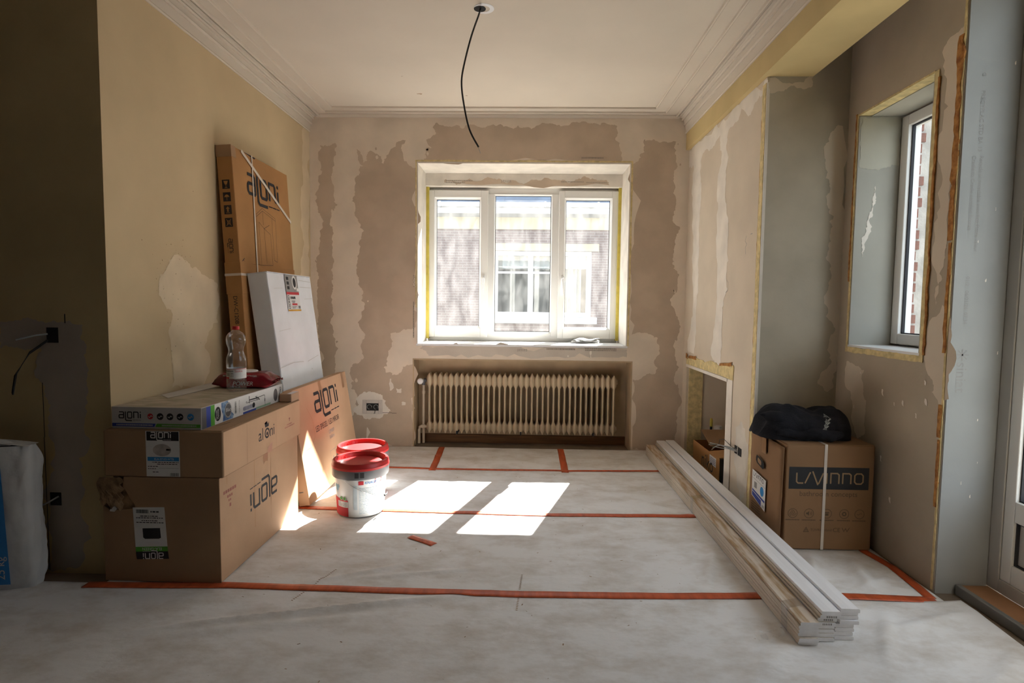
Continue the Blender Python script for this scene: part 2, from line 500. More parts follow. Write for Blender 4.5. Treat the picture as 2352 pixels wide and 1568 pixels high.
def barcode(u0, u1, v0, v1, seed=0):
    rnd = random.Random(seed); mb = MB(); u = u0
    while u < u1:
        w = rnd.choice((0.0008, 0.0014, 0.002)); mb = merge(mb, rc(u, min(u1, u + w), v0, v1)); u += w + rnd.choice((0.0008, 0.0015))
    return mb

def aloni(h, w=0.17):
    """square letter logo, x-height h, width about 3.75 h"""
    S = [stroke([(0.02, 1), (0.68, 1), (0.78, 0.9), (0.78, 0)], w),
         stroke([(0.78, 0), (0.12, 0), (0.0, 0.1), (0.0, 0.44), (0.12, 0.54), (0.78, 0.54)], w),
         stroke([(1.08, 1.08), (1.08, -0.26), (1.22, -0.42), (2.15, -0.42)], w),
         stroke([(1.45, 0.1), (1.55, 0), (2.05, 0), (2.15, 0.1), (2.15, 0.9), (2.05, 1), (1.55, 1), (1.45, 0.9)], w, True),
         stroke([(2.48, 0), (2.48, 1), (3.12, 1), (3.24, 0.88), (3.24, 0)], w),
         stroke([(3.6, 0), (3.6, 0.72)], w), stroke([(3.6, 0.9), (3.6, 1.08)], w),
         rc(2.3, 2.75, -0.36, -0.30), rc(2.82, 3.25, -0.36, -0.30), rc(3.3, 3.68, -0.36, -0.30)]
    return xf(merge(*S), h)

def lavinno(h, w=0.13):
    S = [stroke([(0, 1), (0, 0.16), (0.14, 0.02), (0.62, 0.02)], w),
         stroke([(0.78, 0), (1.22, 1.0), (1.30, 1.0)], w),
         stroke([(1.46, 1.15), (1.98, -0.15)], w),
         stroke([(1.98, 0.02), (2.06, 0.02), (2.45, 1.0)], w),
         stroke([(2.78, 0), (2.78, 1)], w),
         stroke([(3.15, 0), (3.15, 0.98), (3.75, 0.98), (3.9, 0.84), (3.9, 0)], w),
         stroke([(4.25, 0), (4.25, 0.98), (4.85, 0.98), (5.0, 0.84), (5.0, 0)], w),
         stroke([(5.35, 0.2), (5.52, 0.02), (5.95, 0.02), (6.12, 0.2), (6.12, 0.8), (5.95, 0.98), (5.52, 0.98), (5.35, 0.8)], w, True)]
    return xf(merge(*S), h)

# outlines of bare board and filler on the walls (metres)
BACK_BARE = [
    ('bare', [(-1.707, 2.498), (-1.65, 2.488), (-1.584, 2.516), (-1.596, 2.403), (-1.615, 2.262), (-1.595, 2.067), (-1.618, 1.978), (-1.613, 1.764), (-1.63, 1.475), (-1.617, 1.331), (-1.618, 1.185), (-1.641, 1.039), (-1.606, 0.911), (-1.6, 0.709), (-1.609, 0.56), (-1.705, 0.559), (-1.729, 0.817), (-1.757, 0.964), (-1.747, 1.184), (-1.73, 1.402), (-1.761, 1.546), (-1.731, 1.655), (-1.692, 1.835), (-1.717, 1.942), (-1.742, 2.013), (-1.721, 2.191), (-1.702, 2.332)]),
    ('bare', [(-1.411, 2.468), (-1.375, 2.433), (-1.351, 2.356), (-1.314, 2.433), (-1.289, 2.454), (-1.253, 2.433), (-1.188, 2.363), (-1.109, 2.476), (-1.062, 2.529), (-1.001, 2.54), (-1.026, 2.442), (-0.972, 2.337), (-0.911, 2.319), (-0.911, 1.698), (-0.917, 1.011), (-1.027, 0.984), (-1.13, 0.954), (-1.116, 0.844), (-1.157, 0.715), (-1.172, 0.622), (-1.065, 0.605), (-1.028, 0.672), (-0.947, 0.696), (-0.947, 0.005), (-1.121, 0.001), (-1.449, 0.011), (-1.463, 0.228), (-1.431, 0.452), (-1.446, 0.526), (-1.471, 0.637), (-1.378, 0.73), (-1.366, 0.896), (-1.406, 1.042), (-1.346, 1.188), (-1.382, 1.333), (-1.418, 1.478), (-1.394, 1.694), (-1.35, 1.802), (-1.426, 1.926), (-1.421, 2.122), (-1.424, 2.228), (-1.391, 2.299), (-1.351, 2.331), (-1.397, 2.383)]),
    ('bare', [(-0.757, 2.677), (-0.65, 2.65), (-0.472, 2.671), (-0.4, 2.651), (-0.223, 2.672), (-0.045, 2.642), (0.114, 2.684), (0.309, 2.664), (0.485, 2.682), (0.662, 2.672), (0.726, 2.659), (0.71, 2.555), (0.755, 2.468), (0.768, 2.378), (-0.846, 2.372), (-0.836, 2.443), (-0.785, 2.478), (-0.829, 2.548), (-0.75, 2.6)]),
    ('bare', [(0.94, 2.528), (1.017, 2.556), (1.123, 2.539), (1.203, 2.54), (1.196, 2.453), (1.22, 2.349), (1.196, 2.209), (1.218, 2.07), (1.194, 1.929), (1.249, 1.859), (1.225, 1.717), (1.215, 1.575), (1.261, 1.469), (1.213, 1.29), (1.242, 1.146), (1.273, 1.075), (1.235, 0.894), (1.265, 0.749), (1.252, 0.566), (1.266, 0.125), (1.276, 0.007), (0.916, 0.004), (0.901, 0.59), (0.98, 0.613), (1.088, 0.644), (1.118, 0.856), (1.097, 0.946), (0.97, 0.984), (0.884, 0.969), (0.85, 2.33), (0.902, 2.382), (0.949, 2.452)]),
    ('bare', [(-0.892, 0.829), (-0.752, 0.842), (-0.022, 0.844), (0.848, 0.841), (0.85, 0.779), (-0.021, 0.771), (-0.807, 0.767), (-0.825, 0.8)]),
]
LEFT_PLASTER = [
    ('p', [(2.858, 1.438), (2.916, 1.432), (2.998, 1.38), (3.163, 1.33), (3.252, 1.296), (3.27, 1.182), (3.243, 1.08), (3.15, 1.033), (3.103, 0.938), (3.095, 0.742), (2.803, 0.76), (2.801, 0.961), (2.823, 1.137), (2.744, 1.203), (2.72, 1.256), (2.736, 1.331), (2.795, 1.378)]),
    ('p', [(4.525, 2.566), (4.672, 2.663), (4.66, 2.256), (4.634, 1.399), (4.462, 1.391), (4.495, 1.877)]),
]
PIER_PLASTER = [
    ('p', [(4.759, 2.468), (4.287, 2.469), (3.608, 2.46), (3.212, 2.458), (3.21, 2.38), (3.31, 2.405), (3.369, 2.389), (3.495, 2.364), (3.672, 2.375), (3.792, 2.357), (3.806, 2.023), (3.733, 1.616), (3.776, 1.247), (3.785, 0.839), (3.942, 0.836), (3.917, 1.458), (3.967, 2.117), (3.951, 2.376), (4.275, 2.362), (4.373, 2.307), (4.348, 1.879), (4.342, 1.418), (4.389, 0.83), (4.517, 0.829), (4.507, 1.699), (4.563, 2.321), (4.722, 2.36)]),
    ('p', [(3.481, 0.462), (3.402, 0.519), (3.33, 0.482), (3.286, 0.297), (3.271, 0.145), (3.367, 0.032), (3.435, 0.146), (3.488, 0.24)]),
]
ALCOVE_PLASTER = [
    ('p', [(1.328, 2.463), (1.563, 2.491), (1.557, 2.416), (1.525, 2.405), (1.407, 2.393), (1.331, 2.383)]),
    ('p', [(1.661, 2.135), (1.689, 2.183), (1.736, 2.206), (1.805, 0.928), (1.722, 0.728), (1.699, 0.852), (1.718, 1.026), (1.689, 1.222), (1.711, 1.369), (1.685, 1.514), (1.707, 1.659), (1.668, 1.779), (1.677, 1.898), (1.651, 1.993)]),
]
RIGHT_PLASTER = [
    ('p', [(3.114, 0.913), (3.052, 0.907), (2.952, 0.883), (2.92, 0.729), (2.934, 0.543), (2.978, 0.509), (3.046, 0.612)]),
    ('p', [(2.502, 0.936), (2.429, 1.223), (2.369, 0.933), (2.402, 0.743), (2.462, 0.845)]),
    ('p', [(2.518, 2.3), (2.403, 2.353), (2.407, 2.113), (2.422, 1.73), (2.426, 1.478), (2.439, 1.333), (2.467, 1.223), (2.486, 1.596), (2.491, 1.964)]),
]
DARK_PLASTER = [
    ('p', [(-2.161, 1.12), (-2.084, 1.106), (-2.017, 1.103), (-1.969, 1.113), (-1.912, 1.095), (-1.897, 0.992), (-1.891, 0.897), (-1.896, 0.802), (-1.918, 0.686), (-1.938, 0.415), (-1.963, 0.02), (-2.112, 0.006), (-2.085, 0.412), (-2.065, 0.741), (-2.087, 0.818), (-2.133, 0.871), (-2.12, 0.951), (-2.097, 0.989), (-2.186, 0.988), (-2.283, 0.987), (-2.277, 1.104)]),
]

# ------------------------------------------------------------------ room shell
D, H = 4.68, 2.743
XL, XP, XO = -1.80, 1.316, 1.768
YP, YL, YD = 3.212, 2.38, 2.383
ZC = 3.0
FR_BACK = ((0, D, 0), (1, 0, 0), (0, 0, 1), (0, -1, 0))
FR_LEFT = ((XL, 0, 0), (0, 1, 0), (0, 0, 1), (1, 0, 0))
FR_PIER = ((XP, 0, 0), (0, 1, 0), (0, 0, 1), (-1, 0, 0))
FR_ALC = ((0, YP, 0), (1, 0, 0), (0, 0, 1), (0, -1, 0))
FR_RIGHT = ((XO, 0, 0), (0, 1, 0), (0, 0, 1), (-1, 0, 0))
FR_DARK = ((0, YL, 0), (1, 0, 0), (0, 0, 1), (0, -1, 0))
FR_PANEL = ((0, YD - 0.006, 0), (1, 0, 0), (0, 0, 1), (0, -1, 0))

def struct(name, mb, m, label, cat, **k):
    return tag(obj(name, mb, m, **k), label, cat, kind='structure')

struct('floor', MB().box(-3.9, 2.3, -2.8, 5.02, -0.2, -0.012), M_FLOOR, 'dusty brown screed floor under the protective sheets', 'floor')
struct('ceiling', MB().box(-3.9, 2.4, -2.8, 5.4, H, ZC), M_CEIL, 'painted cream ceiling with a cable hanging from it', 'ceiling')

WX0, WX1, WZ0, WZ1 = -0.909, 0.847, 0.8715, 2.368
NX0, NX1, NZ1, NY = -0.943, 0.897, 0.745, 4.90
YOUT = 5.35
wb = MB()
wb.box(-2.1, NX0, D, YOUT, -0.2, ZC)
wb.box(NX1, 1.9, D, YOUT, -0.2, ZC)
wb.box(NX0, NX1, NY, YOUT, -0.2, NZ1)
wb.box(NX0, NX1, D, YOUT, NZ1, WZ0 - 0.02)
wb.box(NX0, WX0, D, YOUT, WZ0 - 0.02, WZ1)
wb.box(WX1, NX1, D, YOUT, WZ0 - 0.02, WZ1)
wb.box(NX0, NX1, D, YOUT, WZ1, ZC)
wall_back = struct('wall_back', wb, M_PLASTER, 'half plastered end wall with a window and a radiator niche', 'wall')
for i, (nm, poly) in enumerate(BACK_BARE):
    wall_patch('bare_board_patch', poly, FR_BACK, M_GREYBOARD if i == 4 else M_BARE, wall_back, seed=i + 3, amp=0.007)
# crumbs of filler along the edges of the bare patches
for i, (nm, poly) in enumerate(BACK_BARE[:4]):
    rnd = random.Random(90 + i)
    for k in range(16):
        x, z = rnd.choice(poly)
        x += rnd.uniform(-0.03, 0.03); z += rnd.uniform(-0.04, 0.04); s = rnd.uniform(0.006, 0.016)
        if WX0 - 0.02 < x < WX1 + 0.02 and z < WZ1 + 0.02 or z < 0.05 or z > 2.6: continue
        pp = [(x + s * rnd.uniform(0.5, 1) * math.cos(a), z + s * rnd.uniform(0.6, 1.5) * math.sin(a)) for a in [j * PI / 3 for j in range(6)]]
        wall_patch('filler_dab', pp, FR_BACK, M_PLASTER if k % 2 else M_BARE, wall_back, seed=k, off=0.0018, levels=1)
# white filler around the double socket
wall_patch('filler_dab', [(-1.40, 0.42), (-1.36, 0.455), (-1.32, 0.46), (-1.25, 0.445), (-1.20, 0.43), (-1.17, 0.38), (-1.165, 0.33), (-1.13, 0.30), (-1.19, 0.265), (-1.2, 0.24), (-1.28, 0.235), (-1.35, 0.225), (-1.37, 0.25), (-1.42, 0.26), (-1.45, 0.30), (-1.40, 0.345)], FR_BACK, M_SKIM, wall_back, seed=5, amp=0.01, off=0.002)
for cx_, cz_, w_, h_ in ((-1.13, 0.52, 0.006, 0.05), (-1.06, 0.47, 0.02, 0.02), (-1.02, 0.36, 0.016, 0.012), (-1.33, 0.05, 0.004, 0.10), (0.55, 0.80, 0.004, 0.03), (0.36, 0.78, 0.006, 0.008)):
    wall_patch('filler_dab', rect(cx_ - w_, cx_ + w_, cz_ - h_, cz_ + h_), FR_BACK, M_SKIM, wall_back, seed=int(cx_ * 100), off=0.0022, levels=2)
# printed board marks
for s_, x_, z_, r_, sz in (('siniat', -0.915, 1.34, PI / 2, 0.05), ('siniat', 0.02, 0.836, PI, 0.042)):
    raw('board_print', on(xf(text_mb(s_, sz), 1, x_, z_, r_), FR_BACK, 0.0026), M_FAINT, wall_back)
raw('board_print', on(merge(dashes(0.18, 0.42, 0.833, 0.012, 3), dashes(0.50, 0.76, 0.842, 0.008, 4), dashes(0.50, 0.76, 0.828, 0.008, 5), dashes(0.44, 0.62, 2.40, 0.010, 6)), FR_BACK, 0.0026), M_FAINT, wall_back)
raw('board_print', on(xf(dashes(0, 0.30, 0, 0.010, 8), 1, -0.93, 0.92, PI / 2), FR_BACK, 0.0026), M_FAINT, wall_back)
raw('crack', on(merge(rc(-1.20, -1.12, 0.278, 0.281), rc(-1.12, -1.08, 0.276, 0.279)), FR_BACK, 0.0026), M_INK, wall_back)

# niche lining and skirting
nl = MB()
nl.box(NX0, NX0 + 0.012, D - 0.002, NY, -0.012, NZ1); nl.box(NX1 - 0.012, NX1, D - 0.002, NY, -0.012, NZ1)
nl.box(NX0 + 0.012, NX1 - 0.012, D - 0.002, NY, NZ1 - 0.012, NZ1); nl.box(NX0 + 0.012, NX1 - 0.012, NY - 0.012, NY, -0.012, NZ1 - 0.012)
obj('niche_lining', nl, M_NICHE, wall_back)
struct('baseboard_niche', MB().box(NX0 + 0.0125, NX1 - 0.0125, NY - 0.032, NY - 0.0125, -0.012, 0.062), M_BROWNWOOD, 'dark brown wooden skirting at the back of the radiator niche', 'skirting', bevel=0.004)

# window reveal lining: sides, head, sill and the shutter box above the frame
lw = 0.010
rv = [('reveal_side', MB().box(WX0, WX0 + lw, D - 0.004, 5.10, WZ0 + 0.001, WZ1 - 0.013)), ('reveal_side', MB().box(WX1 - lw, WX1, D - 0.004, 5.10, WZ0 + 0.001, WZ1 - 0.013)),
      ('reveal_head', MB().box(WX0, WX1, D - 0.004, 5.03, WZ1 - 0.012, WZ1)), ('shutter_box', MB().box(WX0 + lw, WX1 - lw, 5.03, 5.20, 2.247, WZ1 - 0.013))]
for nm, mb in rv: obj(nm, mb, M_REVEAL, wall_back)
obj('window_sill', MB().box(WX0 - 0.004, WX1 + 0.004, D - 0.008, 5.22, WZ0 - 0.018, WZ0), M_WHITEGLOSS, wall_back, bevel=0.003)
FR_SB = ((0, 5.03, 0), (1, 0, 0), (0, 0, 1), (0, -1, 0))
wall_patch('bare_board_patch', [(-0.75, 2.262), (0.72, 2.262), (0.70, 2.305), (0.55, 2.312), (0.42, 2.30), (0.2, 2.312), (-0.1, 2.296), (-0.3, 2.31), (-0.55, 2.294), (-0.72, 2.306)], FR_SB, M_BARE, wall_back, seed=21)
raw('board_print', on(merge(xf(text_mb('siniat', 0.045), 1, -0.14, 2.30, PI), dashes(-0.72, -0.48, 2.288, 0.009, 4), dashes(-0.72, -0.55, 2.272, 0.008, 5), dashes(0.3, 0.5, 2.284, 0.008, 6), dashes(0.52, 0.70, 2.278, 0.008, 6)), FR_SB, 0.0022), M_FAINT, wall_back)
# yellow insulation showing around the opening
e = 0.014
for a in ((WX0 - e, WX1 + e, WZ1, WZ1 + e), (WX0 - e * .7, WX0, WZ0 + 0.3, WZ1), (WX1, WX1 + e, WZ0, WZ1)):
    obj('insulation_edge', plate(strip(*a, 0.12, 3), FR_BACK, 0.001, 0.002), M_FOAM, wall_back)
for x0 in (WX0 + lw, WX1 - lw - 0.024):
    obj('seal_tape', MB().box(x0, x0 + 0.024, 5.060, 5.125, WZ0 + 0.02, 2.245), M_YTAPE, wall_back)

# ------------------------------------------------------------------ main window
def frame_rect(x0, x1, z0, z1, w, y0, y1, wb_=None, wt=None):
    wb_ = w if wb_ is None else wb_; wt = w if wt is None else wt
    mb = MB()
    mb.box(x0, x0 + w, y0, y1, z0, z1); mb.box(x1 - w, x1, y0, y1, z0, z1)
    mb.box(x0 + w, x1 - w, y0, y1, z0, z0 + wb_); mb.box(x0 + w, x1 - w, y0, y1, z1 - wt, z1)
    return mb

def chamfer_frame(x0, x1, z0, z1, w, y0, y1):
    """glazing bead: a sloping ring from the sash face to the pane"""
    o = [(x0, z0), (x1, z0), (x1, z1), (x0, z1)]; i = [(x0 + w, z0 + w), (x1 - w, z0 + w), (x1 - w, z1 - w), (x0 + w, z1 - w)]
    mb = MB()
    vs = [(p[0], y0, p[1]) for p in o] + [(p[0], y1, p[1]) for p in i] + [(p[0], y1 + 0.001, p[1]) for p in o]
    fs = [(k, (k + 1) % 4, (k + 1) % 4 + 4, k + 4) for k in range(4)] + [(k, (k + 1) % 4, (k + 1) % 4 + 8, k + 8) for k in range(4)]
    return mb.add(vs, fs)

win1 = thing('window_1', 'white three-part window with two handles above the radiator', 'window', (0, 5.15, WZ0), kind='structure')
def lw1(mb):
    r = MB(); r.add([(x, y - 5.15, z - WZ0) for x, y, z in mb.v], mb.f); return r
X0, X1, Z0, Z1 = -0.897, 0.835, 0.8735, 2.246
fm = frame_rect(X0, X1, Z0, Z1, 0.05, 5.125, 5.20, 0.05, 0.05)
fm.box(-0.350, -0.293, 5.118, 5.20, Z0 + 0.05, Z1 - 0.05); fm.box(0.229, 0.290, 5.118, 5.20, Z0 + 0.05, Z1 - 0.05)
fm.box(-0.293, 0.229, 5.118, 5.20, Z0 + 0.05, 0.952); fm.box(-0.293, 0.229, 5.118, 5.20, 2.192, Z1 - 0.05)
obj('window_frame', lw1(fm), M_WHITEPVC, win1, bevel=0.003)
obj('glazing_bead', lw1(chamfer_frame(-0.293, 0.229, 0.952, 2.192, 0.010, 5.128, 5.146)), M_WHITEPVC, win1)
obj('gasket', lw1(frame_rect(-0.284, 0.220, 0.961, 2.183, 0.004, 5.144, 5.149)), M_GASKET, win1)
obj('pane', lw1(MB().box(-0.283, 0.219, 5.150, 5.156, 0.962, 2.182)), M_GLASS1, win1)
for sx0, sx1, hx in ((-0.880, -0.346, -0.385), (0.289, 0.820, 0.328)):
    px0, px1, pz0, pz1 = (-0.814, -0.424, 1.004, 2.145) if hx < 0 else (0.352, 0.746, 1.004, 2.145)
    sm = MB()
    for q, ya, yb in ((0.014, 5.085, 5.124), (0.002, 5.124, 5.160)):
        sm.box(sx0, px0 - q, ya, yb, 0.905, 2.222); sm.box(px1 + q, sx1, ya, yb, 0.905, 2.222)
        sm.box(px0 - q, px1 + q, ya, yb, 0.905, pz0 - q); sm.box(px0 - q, px1 + q, ya, yb, pz1 + q, 2.222)
    sash = obj('sash', lw1(sm), M_WHITEPVC, win1, bevel=0.004)
    obj('glazing_bead', lw1(chamfer_frame(px0 - 0.015, px1 + 0.015, pz0 - 0.015, pz1 + 0.015, 0.016, 5.084, 5.123)), M_WHITEPVC, sash)
    obj('gasket', lw1(frame_rect(px0 - 0.001, px1 + 0.001, pz0 - 0.001, pz1 + 0.001, 0.005, 5.126, 5.136)), M_GASKET, sash)
    obj('pane', lw1(MB().box(px0 + 0.004, px1 - 0.004, 5.137, 5.143, pz0 + 0.004, pz1 - 0.004)), M_GLASS1, sash)
    hb = MB().box(hx - 0.014, hx + 0.014, 5.076, 5.085, 1.395, 1.465)
    hb.tube([(hx, 5.078, 1.44), (hx, 5.045, 1.44), (hx + 0.004 * (1 if hx > 0 else 0), 5.040, 1.432)], 0.010, 10)
    hb.tube([(hx, 5.040, 1.445), (hx + (0.008 if hx > 0 else 0), 5.038, 1.30)], [0.011, 0.008], 10)
    obj('handle', lw1(hb), M_WHITEGLOSS, sash, smooth=True)
    hg = MB()
    ex = sx0 - 0.006 if hx < 0 else sx1 + 0.006
    for hz in (1.05, 2.05): hg.tube([(ex, 5.10, hz - 0.035), (ex, 5.10, hz + 0.035)], 0.008, 8)
    obj('hinge', lw1(hg), M_WHITEGLOSS, sash, smooth=True)

# ------------------------------------------------------------------ left walls
wall_left = struct('wall_left', MB().box(XL - 0.3, XL, YL, 4.68, -0.2, ZC), M_CREAM, 'cream painted side wall behind the stacked cartons', 'wall')
for i, (nm, poly) in enumerate(LEFT_PLASTER):
    wall_patch('plaster_patch', poly, FR_LEFT, M_WARMSKIM, wall_left, seed=i + 31, amp=0.012)
rnd = random.Random(4)
pk = MB()
for k in range(46):
    y = rnd.gauss(2.86, 0.09); z = rnd.choice((rnd.gauss(1.42, 0.09), rnd.gauss(1.05, 0.12), rnd.gauss(1.3, 0.15)))
    a = rnd.uniform(0.001, 0.004); b_ = rnd.uniform(0.0006, 0.0018)
    pk = merge(pk, on(xf(rc(-a, a, -b_, b_), 1, y, z, rnd.uniform(0, 3)), FR_LEFT, 0.002))
raw('chip', pk, M_CARDIN, wall_left)['kind'] = 'stuff'
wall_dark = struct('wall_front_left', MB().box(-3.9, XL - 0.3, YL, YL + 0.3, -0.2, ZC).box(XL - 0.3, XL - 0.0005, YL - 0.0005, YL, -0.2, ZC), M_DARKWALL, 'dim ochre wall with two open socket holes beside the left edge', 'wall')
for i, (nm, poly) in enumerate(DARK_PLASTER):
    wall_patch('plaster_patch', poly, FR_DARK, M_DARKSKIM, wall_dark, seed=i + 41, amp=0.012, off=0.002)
raw('crack', on(merge(rc(-2.102, -2.099, 0.0, 0.60), rc(-2.100, -2.097, 0.60, 0.84), rc(-1.99, -1.985, 1.10, 1.14)), FR_DARK, 0.003), M_INK, wall_dark)

# ------------------------------------------------------------------ right pier with the storage hole, alcove wall, outer wall
HY0, HY1, HZ = 3.635, 4.575, 0.742
wp = MB()
wp.box(XP, 1.767, YP, HY0, -0.2, 2.47)
wp.box(XP, 1.767, HY1, 4.68, -0.2, 2.47)
wp.box(XP, 1.767, HY0, HY1, HZ, 2.47)
wp.box(1.70, 1.767, HY0, HY1, -0.2, HZ)
wall_pier = struct('wall_pier', wp, M_PIER, 'plasterboard pier with filled joints and a low square opening', 'wall')
for i, (nm, poly) in enumerate(PIER_PLASTER):
    wall_patch('plaster_patch', poly, FR_PIER, M_SKIM if i == 0 else M_REVEAL, wall_pier, seed=i + 51, amp=0.010)
obj('insulation_edge', plate(jag([(3.545, HZ), (4.575, HZ), (4.575, 0.80), (4.52, 0.792), (4.3, 0.812), (4.12, 0.80), (3.95, 0.825), (3.80, 0.81), (3.56, 0.838), (3.545, 0.83)], 0.002, 2, 2), FR_PIER, 0.001, 0.004), M_FOAM, wall_pier)
for pl_ in ([(4.30, 0.80), (4.52, 0.792), (4.5, 0.815), (4.32, 0.828)], [(3.56, 0.832), (3.80, 0.808), (3.79, 0.826), (3.57, 0.856)], [(4.53, 0.785), (4.585, 0.79), (4.58, 0.83), (4.54, 0.825)]):
    obj('torn_foam', plate(jag(pl_, 0.0015, 2, 8), FR_PIER, 0.0055, 0.002), M_ORANGEFOAM, wall_pier)
obj('edge_board', MB().box(XP - 0.006, XP + 0.03, HY0, HY1, HZ - 0.022, HZ), M_SKIM, wall_pier)
obj('edge_board', MB().box(XP - 0.006, XP + 0.03, HY0 - 0.085, HY0 + 0.012, -0.012, HZ), M_SKIM, wall_pier)
obj('insulation_edge', MB().box(XP + 0.02, XP + 0.13, HY1 - 0.012, HY1, -0.012, HZ - 0.022), M_FOAM, wall_pier)
# yellow insulation on the free corner of the pier
obj('insulation_edge', plate(strip(YP + 0.002, YP + 0.048, 0.0, 2.44, 0.05, 12), FR_PIER, 0.001, 0.003), M_FOAM, wall_pier)
obj('corner_board_edge', MB().box(XP - 0.002, XP + 0.014, YP - 0.004, YP + 0.001, -0.012, 2.44), M_SKIM, wall_pier)
obj('torn_foam', plate(strip(YP + 0.047, YP + 0.052, 0.0, 2.3, 0.4, 5), FR_PIER, 0.0012, 0.002), M_ORANGEFOAM, wall_pier)
raw('pencil_mark', on(merge(stroke([(3.42, 1.52), (3.43, 1.56), (3.41, 1.58), (3.435, 1.60), (3.42, 1.63)], 0.003), dashes(3.33, 3.36, 1.63, 0.004), stroke([(3.72, 1.38), (3.69, 1.36), (3.70, 1.31), (3.74, 1.30)], 0.0025)), FR_PIER, 0.003), M_GREYINK, wall_pier)
wall_alc = struct('wall_alcove', MB().box(XP + 0.014, XO, YP - 0.003, YP - 0.0002, -0.2, ZC), M_GREENBOARD, 'grey-green plasterboard wall facing the camera behind the cartons at right', 'wall')
FR_ALC = ((0, YP - 0.003, 0), (1, 0, 0), (0, 0, 1), (0, -1, 0))
for i, (nm, poly) in enumerate(ALCOVE_PLASTER):
    wall_patch('plaster_patch', poly, FR_ALC, M_PIER, wall_alc, seed=i + 61, amp=0.012)

W2Y0, W2Y1, W2Z0, W2Z1 = 2.548, 3.108, 0.995, 2.232
DY0, DY1, DZ1 = 1.35, YD, 2.62
wr = MB()
XE = 2.078
wr.box(XO, XE, W2Y1, 5.35, -0.2, ZC); wr.box(XO, XE, YD, W2Y0, -0.2, ZC)
wr.box(XO, XE, W2Y0, W2Y1, -0.2, W2Z0); wr.box(XO, XE, W2Y0, W2Y1, W2Z1, ZC)
wr.box(XO, XE, DY0, DY1, DZ1, ZC)
wr.box(XO, XE, -2.8, DY0, -0.2, ZC)
wall_right = struct('wall_right', wr, M_RIGHTBOARD, 'patched plasterboard outer wall with a narrow window and a glazed door', 'wall')
for i, (nm, poly) in enumerate(RIGHT_PLASTER):
    wall_patch('plaster_patch', poly, FR_RIGHT, M_PIER, wall_right, seed=i + 71, amp=0.010)
rnd = random.Random(17)
for k in range(14):
    y, z, s = rnd.uniform(2.45, 3.1), rnd.uniform(0.25, 0.92), rnd.uniform(0.006, 0.018)
    wall_patch('filler_dab', [(y - s * .4, z - s), (y + s * .3, z - s * .6), (y + s * .5, z + s), (y - s * .2, z + s * .8)], FR_RIGHT, M_SKIM, wall_right, seed=k, off=0.002, levels=1)
# insulation edges around the narrow window
for k, a in enumerate(((W2Y0 - 0.024, W2Y1 + 0.02, W2Z0 - 0.028, W2Z0), (W2Y1, W2Y1 + 0.016, W2Z0, W2Z1), (W2Y0 - 0.024, W2Y0, W2Z0, W2Z1), (W2Y0, W2Y1 + 0.01, W2Z1 - 0.0, W2Z1 + 0.004))):
    obj('insulation_edge', plate(strip(*a, 0.08, k), FR_RIGHT, 0.001, 0.004), M_FOAM, wall_right)
obj('insulation_edge', MB().box(XO - 0.003, XO + 0.06, W2Y0, W2Y1, W2Z1 - 0.004, W2Z1), M_FOAM, wall_right)
for k, a in enumerate(((W2Y0 - 0.034, W2Y0 - 0.022, 1.0, 2.2), (W2Y1 + 0.012, W2Y1 + 0.022, 1.35, 2.24))):
    obj('torn_foam', plate(strip(*a, 0.25, k + 4), FR_RIGHT, 0.0012, 0.006), M_ORANGEFOAM, wall_right)
for k, (z0, z1, w) in enumerate(((1.02, 1.48, 0.016), (1.49, 2.32, 0.026), (0.66, 0.80, 0.018), (0.36, 0.65, 0.012))):
    obj('torn_foam', plate(strip(YD + 0.008, YD + 0.008 + w, z0, z1, 0.18, k + 14), FR_RIGHT, 0.0014, 0.006), M_ORANGEFOAM, wall_right)
obj('insulation_edge', plate(strip(YD + 0.003, YD + 0.014, 0.0, 2.6, 0.10, 44), FR_RIGHT, 0.001, 0.003), M_FOAM, wall_right)
# window reveal linings
for nm, mb in (('reveal_side', MB().box(XO - 0.002, 1.985, W2Y1 - 0.008, W2Y1, W2Z0 + 0.012, W2Z1 - 0.009)), ('reveal_side', MB().box(XO - 0.002, 1.985, W2Y0, W2Y0 + 0.008, W2Z0 + 0.012, W2Z1 - 0.009)),
               ('reveal_head', MB().box(XO + 0.06, 1.985, W2Y0, W2Y1, W2Z1 - 0.008, W2Z1))):
    obj(nm, mb, M_SIDEBOARD, wall_right)
obj('window_sill', MB().box(XO - 0.004, 2.05, W2Y0, W2Y1, W2Z0, W2Z0 + 0.012), M_WHITEGLOSS, wall_right)
FR_RS = ((XO, W2Y1 - 0.008, 0), (1, 0, 0), (0, 0, 1), (0, -1, 0))
wall_patch('plaster_patch', [(0.004, 1.965), (0.012, 1.955), (0.05, 1.945), (0.10, 1.945), (0.14, 1.955), (0.17, 1.96), (0.19, 1.97), (0.215, 1.972), (0.216, 2.221), (0.004, 2.221)], FR_RS, M_PALEBOARD, wall_right, seed=3, amp=0.002)
wall_patch('plaster_patch', [(0.05, 1.48), (0.075, 1.60), (0.09, 1.74), (0.095, 1.86), (0.085, 1.80), (0.06, 1.66), (0.04, 1.55)], FR_RS, M_SKIM, wall_right, seed=4, amp=0.002)
